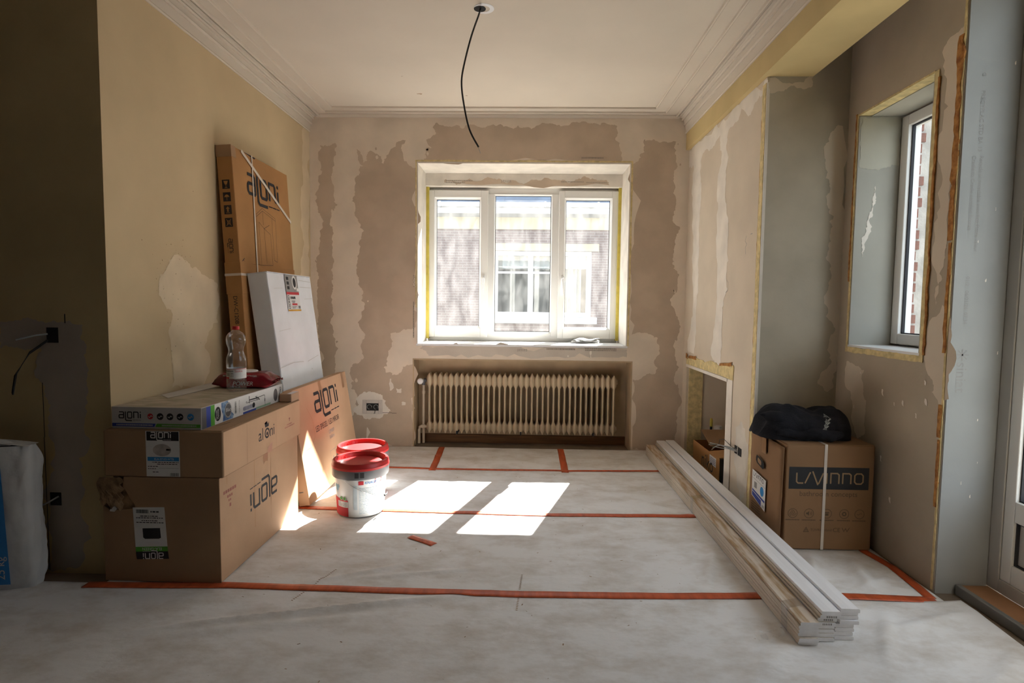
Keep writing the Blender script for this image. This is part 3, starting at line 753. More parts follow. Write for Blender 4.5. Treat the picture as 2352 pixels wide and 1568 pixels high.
# reveal board beside the glazed door, with its printed lettering
obj('reveal_board', MB().box(XO + 0.003, 1.985, YD - 0.006, YD, -0.012, DZ1), M_BLUEBOARD, wall_right)
pr = []
def vt(s, size, u, v): pr.append(xf(text_mb(s, size), 1, u, v, -PI / 2))
vt('siniat', 0.062, XO + 0.035, 0.985)
vt('01/2   06/01/26  07:34', 0.022, XO + 0.05, 1.34)
vt('Recycle et recyclable avec Eco Platre valeur', 0.022, XO + 0.075, 1.83)
vt('Cradle to Cradle certified Bronze', 0.022, XO + 0.045, 1.83)
vt('PREGYPLAC STD BA 13', 0.024, XO + 0.065, 2.09)
vt('G', 0.022, XO + 0.065, 2.16)
raw('board_print', on(merge(*pr), FR_PANEL, 0.0008), M_GREYINK, wall_right)
sb = [stroke([(0, 0), (0.026 * math.cos(a), 0.026 * math.sin(a))], 0.004) for a in [k * PI / 4 for k in range(8)]]
raw('board_print', on(xf(merge(*sb), 1, XO + 0.055, 1.015), FR_PANEL, 0.0008), M_GREYINK, wall_right)
rnd = random.Random(23)
for k in range(9):
    u, v, s = rnd.uniform(XO + 0.08, 1.97), rnd.uniform(0.3, 2.3), rnd.uniform(0.002, 0.006)
    wall_patch('filler_dab', [(u - s * .4, v - s * 1.6), (u + s * .4, v - s), (u + s * .3, v + s * 1.5), (u - s * .3, v + s)], FR_PANEL, M_SKIM, wall_right, seed=k, off=0.001, levels=1)

# narrow window in the outer wall (plane parallel to the wall)
win2 = thing('window_2', 'narrow white window in the patched outer wall at right', 'window', (2.05, 2.83, W2Z0), kind='structure')
def sw(mb, ox=2.05, oy=2.83, oz=W2Z0):
    r = MB(); r.add([(x - ox, y - oy, z - oz) for x, y, z in mb.v], mb.f); return r
def yz_frame(y0, y1, z0, z1, w, x0, x1, wbm=None):
    wbm = w if wbm is None else wbm
    mb = MB()
    mb.box(x0, x1, y0, y0 + w, z0, z1); mb.box(x0, x1, y1 - w, y1, z0, z1)
    mb.box(x0, x1, y0 + w, y1 - w, z0, z0 + wbm); mb.box(x0, x1, y0 + w, y1 - w, z1 - w, z1)
    return mb
obj('window_frame', sw(yz_frame(W2Y0 + 0.002, W2Y1 - 0.002, W2Z0 + 0.013, W2Z1 - 0.009, 0.03, 2.02, 2.075)), M_GREYPVC, win2, bevel=0.003)
s2 = obj('sash', sw(yz_frame(W2Y0 + 0.010, W2Y1 - 0.010, W2Z0 + 0.022, W2Z1 - 0.016, 0.055, 1.985, 2.055)), M_WHITEPVC, win2, bevel=0.004)
obj('gasket', sw(yz_frame(W2Y0 + 0.065, W2Y1 - 0.065, W2Z0 + 0.077, W2Z1 - 0.071, 0.006, 2.005, 2.02)), M_GASKET, s2)
obj('pane', sw(MB().box(2.022, 2.028, W2Y0 + 0.067, W2Y1 - 0.067, W2Z0 + 0.079, W2Z1 - 0.073)), M_GLASS2, s2)

# glazed door at the right edge
door = thing('door_1', 'white glazed door with a solid lower panel at the right edge', 'door', (2.0, 1.87, 0.0), kind='structure')
def sd(mb): return sw(mb, 2.0, 1.87, 0.0)
obj('door_frame', sd(yz_frame(DY0, DY1 - 0.006, 0.03, DZ1, 0.055, 1.985, 2.07)), M_GREYPVC, door, bevel=0.003)
LF0, LF1 = DY0 + 0.05, DY1 - 0.062
leaf = MB()
leaf.box(1.99, 2.06, LF0, LF0 + 0.095, 0.085, DZ1 - 0.055); leaf.box(1.99, 2.06, LF1 - 0.05, LF1, 0.085, DZ1 - 0.055)
leaf.box(1.99, 2.06, LF0 + 0.095, LF1 - 0.05, 0.085, 0.165); leaf.box(1.99, 2.06, LF0 + 0.095, LF1 - 0.05, 0.345, 0.43); leaf.box(1.99, 2.06, LF0 + 0.095, LF1 - 0.05, DZ1 - 0.15, DZ1 - 0.055)
lf = obj('leaf', sd(leaf), M_WHITEPVC, door, bevel=0.004)
obj('gasket', sd(yz_frame(LF0 + 0.095, LF1 - 0.05, 0.43, DZ1 - 0.15, 0.006, 2.005, 2.02)), M_GASKET, lf)
obj('pane', sd(MB().box(2.022, 2.028, LF0 + 0.097, LF1 - 0.052, 0.432, DZ1 - 0.152)), M_GLASS2, lf)
obj('gasket', sd(yz_frame(LF0 + 0.095, LF1 - 0.05, 0.165, 0.345, 0.006, 2.00, 2.02)), M_GASKET, lf)
obj('lower_panel', sd(MB().box(2.012, 2.03, LF0 + 0.1, LF1 - 0.055, 0.170, 0.340)), M_GREYPVC, lf)
obj('handle', sd(MB().box(1.978, 1.99, LF0 + 0.03, LF0 + 0.06, 1.0, 1.2).tube([(1.985, LF0 + 0.045, 1.12), (1.94, LF0 + 0.045, 1.12), (1.935, LF0 + 0.16, 1.12)], 0.010, 8)), M_WHITEGLOSS, lf)
thr = struct('door_sill', MB().box(1.872, 1.985, DY0 + 0.01, DY1 - 0.012, -0.012, 0.030), M_SILL, 'brown tiled door sill beneath the glazed door', 'door sill', bevel=0.003)
obj('edge_trim', MB().box(1.850, 1.872, DY0 + 0.01, DY1 - 0.012, -0.012, 0.034), M_ALU, thr, bevel=0.004)
raw('joint', MB().add([(1.873, 2.088, 0.0303), (1.985, 2.088, 0.0303), (1.985, 2.092, 0.0303), (1.873, 2.092, 0.0303)], [(0, 1, 2, 3)]), M_FLOOR, thr)

# walls behind the camera
struct('wall_rear', MB().box(-3.9, XE, -2.8, -2.5, -0.2, ZC), M_REAR, 'bare brown wall behind the viewer', 'wall')
struct('wall_far_left', MB().box(-3.9, -3.6, -2.5, YL, -0.2, ZC), M_REAR, 'bare brown wall of the side area at left', 'wall')

# ------------------------------------------------------------------ beam and cornices
struct('ceiling_beam', MB().box(1.285, 1.563, -2.5, D, 2.472, H), M_BEAM, 'yellowish painted ceiling beam above the plasterboard pier', 'beam')
def cornice(name, side, label):
    """cove against the wall plus beads across the ceiling"""
    if side == 'l': w, s = XL, 1
    else: w, s = 1.285, -1
    prof = [(0, 0.140), (0.008, 0.142), (0.012, 0.134), (0.006, 0.126), (0.012, 0.078), (0.022, 0.080), (0.028, 0.070), (0.020, 0.062), (0.026, 0.036), (0.040, 0.040), (0.045, 0.030), (0.038, 0.022), (0.050, 0.016), (0.060, 0.018), (0.064, 0.008), (0.060, -0.001), (0, -0.001)]
    y0 = YL if side == 'l' else -2.5
    c = struct(name, MB().prism([(w + s * a, H - b) for a, b in prof], 'y', y0, D), M_CEIL, label, 'cornice', smooth=False)
    return c, w, s, y0
for nm, side, lb in (('trim_1', 'l', 'stepped plaster cornice along the cream left wall'), ('trim_2', 'r', 'stepped plaster cornice along the yellow beam')):
    c, w, s, y0 = cornice(nm, side, lb)
    offs = ((0.085, D, 0.012), (0.165 if side == 'l' else 0.19, 4.60 if side == 'l' else 4.575, 0.010), (0.252 if side == 'l' else 0.292, 4.505 if side == 'l' else 4.47, 0.010))
    for o_, y1, bw in offs:
        x = w + s * o_
        obj('bead', MB().prism([(x - s * bw, H + 0.0005), (x - s * bw * .9, H - 0.010), (x - s * bw * .2, H - 0.015), (x + s * bw * .5, H - 0.012), (x + s * bw * .7, H + 0.0005)], 'y', y0, y1), M_CEIL, c)
c3 = struct('trim_3', MB().prism([(D, H - 0.022), (D - 0.01, H - 0.020), (D - 0.022, H - 0.004), (D - 0.022, H + 0.0005), (D, H + 0.0005)], 'x', XL + 0.062, 1.285 - 0.062), M_CEIL, 'slim plaster cornice over the window wall', 'cornice')
for y_, xa, xb in ((4.590, XL + 0.165, 1.285 - 0.19), (4.490, XL + 0.252, 1.285 - 0.292)):
    obj('bead', MB().prism([(y_ - 0.007, H + 0.0005), (y_ - 0.005, H - 0.012), (y_, H - 0.015), (y_ + 0.006, H - 0.012), (y_ + 0.009, H + 0.0005)], 'x', xa, xb), M_CEIL, c3)

# ------------------------------------------------------------------ outside: neighbour house, terrace, brick pier
struct('ground_outside', MB().box(-14, 16, 5.35, 24, -1.4, -1.2).box(XE, 16, -6, 5.35, -0.6, -0.25), M_GRASS, 'bare ground outside the windows', 'ground')
nb = thing('neighbour_house', 'brick house with white cornice and slate roof seen through the window', 'building', (0, 10.0, -1.2))
def ln(mb): return sw(mb, 0, 10.0, -1.2)
NWX0, NWX1, NWZ0, NWZ1 = -0.58, 1.16, 1.00, 2.16
nw = MB()
nw.box(-7, NWX0, 10.0, 10.3, -1.2, 2.53); nw.box(NWX1, 9, 10.0, 10.3, -1.2, 2.53)
nw.box(NWX0, NWX1, 10.0, 10.3, -1.2, NWZ0); nw.box(NWX0, NWX1, 10.0, 10.3, NWZ1, 2.53)
obj('brick_wall', ln(nw), M_NBRICK, nb)
obj('frieze', ln(MB().box(-7, 9, 9.97, 10.3, 2.53, 2.74)), M_STONE, nb)
obj('cornice', ln(MB().prism([(9.96, 2.74), (9.80, 2.78), (9.76, 2.86), (9.76, 2.89), (10.3, 2.89), (10.3, 2.74)], 'x', -7, 9)), M_NWHITE, nb)
obj('gutter', ln(MB().tube([(-7, 9.72, 2.915), (9, 9.72, 2.915)], 0.042, 12)), M_ZINC, nb, smooth=True)
gb = MB()
for k in range(16): gb.box(-6 + k * 0.9, -5.97 + k * 0.9, 9.66, 9.78, 2.87, 2.96)
obj('gutter_bracket', ln(gb), M_ZINC, nb)['kind'] = 'stuff'
obj('roof', ln(MB().prism([(9.74, 2.95), (11.6, 5.2), (13.5, 2.95), (13.5, 2.85), (9.80, 2.895)], 'x', -7, 9)), M_SLATE, nb)
obj('lintel', ln(MB().box(NWX0 - 0.12, NWX1 + 0.12, 9.985, 10.0, NWZ1 + 0.0, NWZ1 + 0.13)), M_STONE, nb)
obj('sill', ln(MB().box(NWX0 - 0.1, NWX1 + 0.1, 9.93, 10.06, NWZ0 - 0.12, NWZ0)), M_NWHITE, nb, bevel=0.01)
nf = frame_rect(NWX0, NWX1, NWZ0, NWZ1, 0.08, 10.05, 10.13)
for x in (0.035, 0.60): nf.box(x, x + 0.09, 10.05, 10.13, NWZ0 + 0.08, NWZ1 - 0.08)
nf.box(NWX0 + 0.08, 0.60, 10.055, 10.125, 1.765, 1.80)
nwin = obj('window', ln(nf), mat('neighbour_white_frame', (0.55, 0.57, 0.60), 0.5, 0.03, 3), nb)
for a, b_ in ((NWX0 + 0.08, 0.035), (0.125, 0.60), (0.69, NWX1 - 0.08)):
    obj('pane', ln(MB().box(a, b_, 10.08, 10.09, NWZ0 + 0.08, NWZ1 - 0.08)), M_GLASS2, nwin)
obj('room_behind', ln(MB().box(NWX0, NWX1, 10.9, 10.95, NWZ0, NWZ1)), M_DARKROOM, nb)
def drape(x0, x1, z0, z1, y, waves):
    return MB().grid(40, 4, lambda u, v: (x0 + (x1 - x0) * u, y + 0.035 * math.sin(u * waves * 2 * PI), z0 + (z1 - z0) * v))
obj('curtain', ln(drape(NWX0 + 0.03, NWX1 - 0.03, 1.86, 2.14, 10.22, 9)), M_CURTAIN, nwin, smooth=True)
obj('curtain', ln(drape(0.70, 1.0, NWZ0 + 0.02, 1.9, 10.24, 4)), M_CURTAIN, nwin, smooth=True)

# brick pier outside the narrow window: every brick is its own piece
bp = thing('brick_pier', 'toothed red brick pier outside the narrow window', 'brick pier', (2.30, 3.45, -0.25))
obj('mortar_core', MB().box(-0.12, 0.095, -0.055, 0.145, 0, 3.4), M_MORTAR, bp)
bme = {}
zc = 0.006; k = 0
while zc < 3.3:
    long = k % 2
    key = long
    if key not in bme:
        x0, x1 = (0.06, 0.165) if long else (0.06, 0.150)
        b = MB().box(x0, x1, -0.068, 0.150, 0, 0.050)
        me = mesh_of(b, 'brick'); me.materials.append(M_BRICK); bme[key] = me
    o = bpy.data.objects.new('brick', bme[key]); COL.objects.link(o); o.parent = bp
    o.location = (random.uniform(-0.004, 0.004), random.uniform(-0.004, 0.004), zc); o.rotation_euler = (0, 0, random.uniform(-0.02, 0.02))
    md = o.modifiers.new('bevel', 'BEVEL'); md.width = 0.006; md.segments = 2
    key2 = 2
    if key2 not in bme:
        me = mesh_of(MB().box(-0.128, 0.008, -0.066, 0.150, 0, 0.050), 'brick'); me.materials.append(M_BRICK); bme[2] = me
    o2 = bpy.data.objects.new('brick', bme[2]); COL.objects.link(o2); o2.parent = bp
    o2.location = (random.uniform(-0.02, 0.004), 0, zc)
    zc += 0.062; k += 1
# garden wall beyond the door
gw = struct('garden_wall', MB().box(-7.5, 2.5, 0, 0.22, 0, 1.75), mat('terracotta_render', (0.26, 0.15, 0.11), 0.95, 0.2, 3.0, 0.2, 20.0), 'reddish rendered garden wall beyond the glazed door', 'wall')
gw.location = (6.0, 2.0, -0.25); gw.rotation_euler = (0, 0, -PI / 2)
obj('coping', MB().box(-7.55, 2.55, -0.04, 0.26, 1.75, 1.81), M_MORTAR, gw)
# low shrub beyond it
sh = thing('shrub', 'low green shrub outside beyond the brick pier', 'shrub', (3.1, 4.3, -0.25))
lm = MB(); rnd = random.Random(3)
for k in range(260):
    a = rnd.uniform(0, 2 * PI); r_ = 0.32 * math.sqrt(rnd.random()); z = rnd.uniform(0.1, 1.25); s = rnd.uniform(0.03, 0.06)
    c = Vector((r_ * math.cos(a), r_ * math.sin(a), z)); u = Vector((rnd.uniform(-1, 1), rnd.uniform(-1, 1), rnd.uniform(-1, 1))).normalized() * s; w_ = u.orthogonal().normalized() * s * 0.5
    lm.add([c - u, c + w_, c + u, c - w_], [(0, 1, 2, 3)])
obj('foliage', lm, M_LEAF, sh)['kind'] = 'stuff'
obj('stem', MB().tube([(0, 0, 0), (0.02, 0.01, 0.6), (0, 0, 1.1)], [0.02, 0.014, 0.006], 6), M_BROWNWOOD, sh)

# ------------------------------------------------------------------ protective sheets and tape on the floor
def seg_d(px, py, a, b):
    ax, ay = a; bx, by = b
    t = max(0, min(1, ((px - ax) * (bx - ax) + (py - ay) * (by - ay)) / ((bx - ax) ** 2 + (by - ay) ** 2)))
    return math.hypot(px - ax - t * (bx - ax), py - ay - t * (by - ay)), t
CREASES = [((-1.45, 1.93), (-0.22, 2.26), 0.013, 0.020), ((-1.40, 1.90), (-0.5, 2.10), 0.006, 0.028), ((-0.95, 2.31), (-0.52, 2.53), 0.007, 0.014), ((-0.80, 2.36), (-0.15, 2.50), 0.006, 0.014), ((-2.2, 1.95), (-1.4, 2.05), 0.008, 0.025),
           ((0.80, 2.38), (0.98, 2.80), 0.009, 0.025), ((0.55, 1.55), (0.98, 1.98), 0.007, 0.03), ((1.27, 2.02), (1.78, 2.20), 0.012, 0.028), ((1.30, 2.42), (1.42, 2.74), 0.014, 0.026),
           ((1.50, 2.36), (1.58, 2.66), 0.012, 0.024), ((1.42, 2.36), (1.66, 2.50), 0.008, 0.02), ((1.28, 1.60), (1.75, 1.92), 0.012, 0.035), ((1.24, 1.85), (1.45, 2.20), 0.010, 0.025), ((-0.6, 4.25), (-0.9, 4.6), 0.006, 0.022), ((-0.95, 4.2), (-0.75, 4.6), 0.005, 0.02), ((0.1, 4.3), (0.3, 4.5), 0.004, 0.02), ((-1.4, 1.5), (0.4, 1.75), 0.006, 0.04), ((0.0, 1.5), (0.9, 1.6), 0.006, 0.03), ((0.70, 3.45), (0.98, 3.2), 0.006, 0.02)]
def hz(x, y):
    h = 0.0022 * noise.noise((x * 3.1, y * 3.1, 0.0)) + 0.001 * noise.noise((x * 11, y * 11, 3.0)) - 0.004
    for a, b, amp, w in CREASES:
        d, t = seg_d(x, y, a, b)
        h += 1.35 * amp * math.exp(-(d / w) ** 2) * min(1, 4 * t * (1 - t) + 0.15)
    if 1.0 < x < 1.25 and 1.9 < y < 4.6: h = min(h, -0.003)
    return h
def sheet(name, x0, x1, y0, y1, label, edge=None, step=0.014, dz=0.0):
    nu, nv = int((x1 - x0) / step), int((y1 - y0) / step)
    def fn(u, v):
        x = x0 + (x1 - x0) * u; y = y0 + (y1 - y0) * v
        z = hz(x, y)
        if edge: x, z = edge(x, y, u, z)
        return (x, y, z + dz)
    mb = MB().grid(nu, nv, fn)
    o = obj(name, mb, M_SHEET, smooth=True, recalc=False)
    md = o.modifiers.new('thick', 'SOLIDIFY'); md.thickness = 0.002; md.offset = -1
    return tag(o, label, 'floor sheet', 'protective floor sheets')
def edge1(x, y, u, z):
    if u > 0.94:
        k = (u - 0.94) / 0.06
        x += 0.012 * math.sin(y * 9) * k; z += 0.012 * k * k
    return x, z
sheet('floor_sheet', -2.9, 1.80, -0.6, 2.288, 'wrinkled grey-white floor sheet nearest the camera', edge1, 0.015)
sheet('floor_sheet', -1.78, 1.755, 2.292, 3.188, 'white floor sheet between the two long orange tapes')
sheet('floor_sheet', -1.78, 1.30, 3.192, 4.042, 'sunlit floor sheet crossed by two bright patches')
sheet('floor_sheet', -1.78, 1.30, 4.046, 4.668, 'narrow beige floor sheet in front of the radiator')

def tape(label, pts, w=0.05, group='orange tape strips on the floor'):
    mb = MB(); n = 0
    P = []
    for i in range(len(pts) - 1):
        a, b = Vector((*pts[i], 0)), Vector((*pts[i + 1], 0))
        k = max(2, int((b - a).length / 0.015))
        P += [a + (b - a) * (j / k) for j in range(k)]
    P.append(Vector((*pts[-1], 0)))
    vs = []; fs = []
    for i, p in enumerate(P):
        d = (P[min(i + 1, len(P) - 1)] - P[max(i - 1, 0)]).normalized(); nn = Vector((-d.y, d.x, 0))
        wob = 0.002 * noise.noise((p.x * 6, p.y * 6, 1))
        for s in (-0.5, -0.17, 0.17, 0.5):
            q = p + nn * (w * s + wob)
            vs.append((q.x, q.y, hz(q.x, q.y) + 0.0026 + (0.0008 if abs(s) < 0.3 else 0) * (1 + noise.noise((q.x * 9, q.y * 9, 5)))))
    for i in range(len(P) - 1):
        for j in range(3): fs.append((i * 4 + j, i * 4 + j + 1, i * 4 + j + 5, i * 4 + j + 4))
    mb.add(vs, fs)
    o = obj('tape_strip', mb, M_TAPE, smooth=True, recalc=False)
    md = o.modifiers.new('thick', 'SOLIDIFY'); md.thickness = 0.0006; md.offset = 1
    return tag(o, label, 'tape', group)
tape('long orange tape strip across the floor nearest the camera', [(-1.85, 2.262), (-1.28, 2.287), (-0.6, 2.278), (0.0, 2.268), (0.55, 2.281), (0.99, 2.302), (1.35, 2.315), (1.72, 2.302)])
tape('orange tape strip running through the sun patches', [(-1.34, 3.214), (-1.1, 3.197), (-0.41, 3.180), (0.12, 3.168), (1.02, 3.194)], 0.048)
tape('orange tape strip along the sheet seam before the radiator', [(-1.25, 4.055), (-1.0, 4.047), (-0.65, 4.030), (0.31, 4.043), (1.05, 4.088)], 0.038)
tape('short slanting orange tape left of centre by the radiator', [(-0.662, 3.985), (-0.690, 4.655)], 0.05)
tape('short orange tape right of centre by the radiator', [(0.303, 4.0), (0.308, 4.662)], 0.052)
tape('small loose orange tape piece in front of the sun patch', [(-0.582, 2.828), (-0.443, 2.733)], 0.045)
tape('orange tape strip at the foot of the patched outer wall', [(1.712, 2.316), (1.735, 2.60), (1.705, 2.762), (1.700, 3.05)], 0.045)

mk = MB(); rnd = random.Random(31)
fl = ((0, 0, 0), (1, 0, 0), (0, 1, 0), (0, 0, 1))
for x0_, y0_, x1_, y1_, n_ in ((-0.93, 2.18, -0.84, 2.46, 26), (-0.02, 2.15, 0.0, 2.45, 24)):
    for k in range(n_):
        s = k / n_; x = x0_ + (x1_ - x0_) * s; y = y0_ + (y1_ - y0_) * s
        if abs(y - 2.275) < 0.03: continue
        q = on(xf(rc(-0.004, 0.004, -0.0022, 0.0022), 1, x, y, rnd.uniform(-0.3, 0.3)), fl, hz(x, y) + 0.0012); mk = merge(mk, q)
for k in range(150):
    x, y = rnd.uniform(-1.2, 1.0), rnd.uniform(1.5, 4.4); a = rnd.uniform(0.001, 0.006)
    mk = merge(mk, on(xf(rc(-a, a, -a * .35, a * .35), 1, x, y, rnd.uniform(0, 3)), fl, hz(x, y) + 0.0012))
mo = raw('dirt_fleck', mk, M_CARDIN, None)
tag(mo, 'small dark dirt flecks and stitch marks on the floor sheets', 'dirt', kind='stuff')

# ------------------------------------------------------------------ radiator
rad = thing('radiator', 'cream column radiator in the niche below the window', 'radiator', (-0.028, 4.805, 0.0))
NSEC, PITCHX = 35, 0.0464
rx0 = -PITCHX * (NSEC - 1) / 2
def sec_mesh():
    zs = [0.096, 0.103, 0.112, 0.120, 0.128, 0.150, 0.170, 0.182, 0.190, 0.198, 0.210, 0.23, 0.36, 0.46, 0.478, 0.490, 0.500, 0.508, 0.520, 0.545, 0.575, 0.585, 0.595, 0.604, 0.612]
    def hw(z):
        P = PITCHX / 2; m = 0.0082
        if z < 0.128: return 0.003 + (z - 0.096) / 0.032 * (P - 0.003)
        if z <= 0.175: return P
        if z < 0.212: return P - (P - m) * math.sin((z - 0.175) / 0.037 * PI / 2) ** 0.7
        if z <= 0.478: return m
        if z < 0.512: return P - (P - m) * math.sin((0.512 - z) / 0.034 * PI / 2) ** 0.7
        if z <= 0.580: return P
        return P - (z - 0.580) / 0.032 * (P - 0.003)
    vs = []; fs = []
    for z in zs:
        w = hw(z); d = 0.052 if 0.105 < z < 0.605 else 0.046
        r = 0.006
        r = min(r, w); ring = [(0.0, -d - 0.003), (r, -d), (max(r, min(w, 0.0082 + (w - 0.0082) * 0.35)), -d * 0.84), (w, -d * 0.62), (w, d * 0.62), (max(r, min(w, 0.0082)), d * 0.84), (r, d), (0.0, d + 0.003)]
        ring += [(-a, b) for a, b in ring[-2:0:-1]]
        vs += [(a, b, z) for a, b in ring]
    n = 14
    for i in range(len(zs) - 1):
        for k in range(n): fs.append((i * n + k, i * n + (k + 1) % n, (i + 1) * n + (k + 1) % n, (i + 1) * n + k))
    fs.append(tuple(range(n))); fs.append(tuple((len(zs) - 1) * n + k for k in range(n)))
    me = mesh_of(MB().add(vs, fs), 'radiator_section'); me.materials.append(M_RAD)
    for p in me.polygons: p.use_smooth = True
    me.set_sharp_from_angle(angle=math.radians(50))
    return me
sec = sec_mesh()
for k in range(NSEC):
    o = bpy.data.objects.new('radiator_section', sec); COL.objects.link(o); o.parent = rad; o.location = (rx0 + k * PITCHX, 0, 0)
for x in (-0.55, 0.0, 0.62):
    obj('bracket', MB().box(x - 0.006, x + 0.006, -0.05, 0.08, 0.088, 0.100).box(x - 0.006, x + 0.006, -0.058, -0.05, 0.088, 0.118), M_GASKET, rad)
px_ = rx0 - 0.055
obj('supply_pipe', MB().tube([(px_, -0.01, 0.018), (px_, -0.01, 0.52)], 0.0115, 12).tube([(px_, -0.01, 0.43), (px_, -0.01, 0.455)], 0.016, 12).tube([(px_, -0.01, 0.0), (px_, -0.01, 0.02)], 0.0115, 12), M_PIPE, rad, smooth=True)
obj('return_pipe', MB().tube([(rx0 - 0.01, -0.02, 0.145), (px_ - 0.015, -0.025, 0.148), (px_ - 0.032, -0.026, 0.138), (px_ - 0.036, -0.026, 0.118), (px_ - 0.036, -0.026, 0.0)], 0.0125, 12).tube([(px_ - 0.012, -0.025, 0.147), (px_ + 0.016, -0.024, 0.147)], 0.017, 12), M_PIPE, rad, smooth=True)
obj('valve_body', MB().tube([(rx0 - 0.018, -0.01, 0.545), (px_, -0.01, 0.545)], 0.012, 12).tube([(px_, -0.01, 0.505), (px_, -0.01, 0.55)], 0.015, 12).tube([(px_ + 0.004, -0.012, 0.548), (px_ + 0.022, -0.012, 0.548)], 0.017, 10), M_COLLAR, rad, smooth=True)
kb = obj('thermostat_knob', MB().tube([(px_ - 0.018, -0.02, 0.545), (px_ - 0.018, -0.05, 0.545), (px_ - 0.018, -0.078, 0.545), (px_ - 0.018, -0.084, 0.545)], [0.018, 0.024, 0.026, 0.020], 22).tube([(px_, -0.012, 0.545), (px_ - 0.018, -0.028, 0.545)], 0.012, 10), M_WHITEGLOSS, rad, smooth=True)
for z_ in (0.55, 0.145): obj('end_plug', MB().tube([(-rx0 + 0.022, 0, z_), (-rx0 + 0.034, 0, z_)], 0.02, 10), M_RAD, rad, smooth=True)

# ------------------------------------------------------------------ sockets, cable, papers
def socket_box(name, frame_loc, rotz, w, h, depth, label, plate_=None):
    t = thing(name, label, 'socket', frame_loc, (0, 0, rotz))
    bx_ = MB()
    bx_.box(-w / 2, w / 2, -0.0034, -0.0026, -h / 2, h / 2)
    obj('back_box', bx_, M_DARKHOLE, t)
    return t
# local frame: x along the wall, -y into the room
t = socket_box('double_socket', (-1.284, D, 0.328), 0, 0.104, 0.062, 0.04, 'open double socket box in white filler left of the radiator')
obj('rim_plate', MB().box(-0.085, -0.052, -0.007, -0.001, -0.06, 0.06).box(0.052, 0.085, -0.007, -0.001, -0.06, 0.06).box(-0.052, 0.052, -0.007, -0.001, 0.031, 0.06).box(-0.052, 0.052, -0.007, -0.001, -0.06, -0.031), M_SOCKET, t, bevel=0.003)
for cx_ in (-0.026, 0.03):
    pts = [(cx_ + 0.019 * math.cos(a), -0.006, 0.019 * math.sin(a)) for a in [k * PI / 10 - 0.6 for k in range(18)]]
    obj('box_ring', MB().tube(pts, 0.0022, 6), M_GREYWIRE, t)
obj('wire', MB().tube([(0.03, -0.005, 0.0), (0.02, -0.02, -0.02), (0.028, -0.028, -0.05)], 0.0018, 6).tube([(0.034, -0.005, 0.0), (0.03, -0.02, -0.03), (0.018, -0.026, -0.055)], 0.0018, 6).tube([(-0.02, -0.005, -0.01), (-0.01, -0.02, -0.012), (0.005, -0.018, 0.012)], 0.0018, 6), M_CABLE, t)
t = socket_box('double_socket', (XP, 3.425, 0.325), -PI / 2, 0.11, 0.05, 0.04, 'raw double socket hole with loose grey wires on the plasterboard pier')
obj('divider', MB().box(-0.004, 0.004, -0.006, -0.0035, -0.026, 0.026), M_SOCKET, t)
for k in range(5):
    z = -0.006 + 0.006 * (k % 3)
    pts = [(0.01 - 0.008 * k, -0.004, z), (-0.05 - 0.01 * k, -0.04, z + 0.004), (-0.10 - 0.02 * k, -0.07, z - 0.003 + 0.006 * (k % 2)), (-0.13 - 0.03 * (k % 3), -0.095 - 0.008 * k, z - 0.018 * (k % 2) - 0.004)]
    obj('wire', MB().tube(pts, 0.0022, 6), M_GREYWIRE, t)
obj('wire', MB().tube([(0.0, -0.004, 0.0), (-0.06, -0.03, 0.02), (-0.11, -0.05, 0.045), (-0.16, -0.06, 0.03), (-0.17, -0.06, 0.0)], 0.0018, 6), M_CABLE, t)
t = socket_box('socket_hole', (-2.045, YL, 1.048), 0, 0.052, 0.066, 0.04, 'upper dark socket hole with drooping wires on the dim left wall')
obj('wire', MB().tube([(-0.02, -0.004, -0.02), (-0.06, -0.05, -0.07), (-0.10, -0.075, -0.16), (-0.115, -0.08, -0.25)], 0.0032, 6), M_CABLE, t)
obj('wire', MB().tube([(-0.02, -0.004, -0.025), (-0.07, -0.045, -0.08), (-0.112, -0.07, -0.17), (-0.122, -0.075, -0.245)], 0.0028, 6), M_CABLE, t)
obj('wire', MB().tube([(-0.02, -0.004, 0.005), (-0.05, -0.03, 0.0), (-0.11, -0.06, -0.018)], 0.004, 6), M_GREYWIRE, t)
t = socket_box('socket_hole', (-2.06, YL, 0.325), 0, 0.05, 0.058, 0.04, 'lower dark socket hole near the floor on the dim left wall')
obj('wire', MB().tube([(0.015, -0.004, 0.012), (-0.01, -0.03, -0.006), (-0.035, -0.045, -0.02), (-0.05, -0.05, -0.03)], 0.004, 6), M_GREYWIRE, t)

t = thing('ceiling_cable', 'black power cable hanging from a round hole in the ceiling', 'cable', (-0.255, 3.03, H))
obj('ceiling_rose', MB().lathe([(0.030, -0.0022), (0.050, -0.003), (0.053, -0.001)], 28, 0.018, 0.0, cap=False), M_WHITEGLOSS, t, smooth=True)
obj('hole', MB().lathe([(0.0005, -0.0035), (0.031, -0.0035), (0.031, -0.001)], 28, -0.004, 0.0, cap=False), M_DARKHOLE, t)
cp = [(0.0, 0.0, 0.0), (-0.006, -0.05, -0.06), (-0.036, -0.11, -0.19), (-0.066, -0.14, -0.33), (-0.080, -0.15, -0.43), (-0.068, -0.15, -0.54), (-0.040, -0.14, -0.66), (0.006, -0.13, -0.745)]
def smooth_path(P, n=6):
    out = []
    for i in range(len(P) - 1):
        p0 = Vector(P[max(i - 1, 0)]); p1 = Vector(P[i]); p2 = Vector(P[i + 1]); p3 = Vector(P[min(i + 2, len(P) - 1)])
        for k in range(n):
            s = k / n
            out.append(0.5 * ((2 * p1) + (p2 - p0) * s + (2 * p0 - 5 * p1 + 4 * p2 - p3) * s * s + (3 * p1 - p0 - 3 * p2 + p3) * s ** 3))
    out.append(Vector(P[-1])); return out
obj('cord', MB().tube(smooth_path(cp), 0.0045, 10), M_CABLE, t, smooth=True)
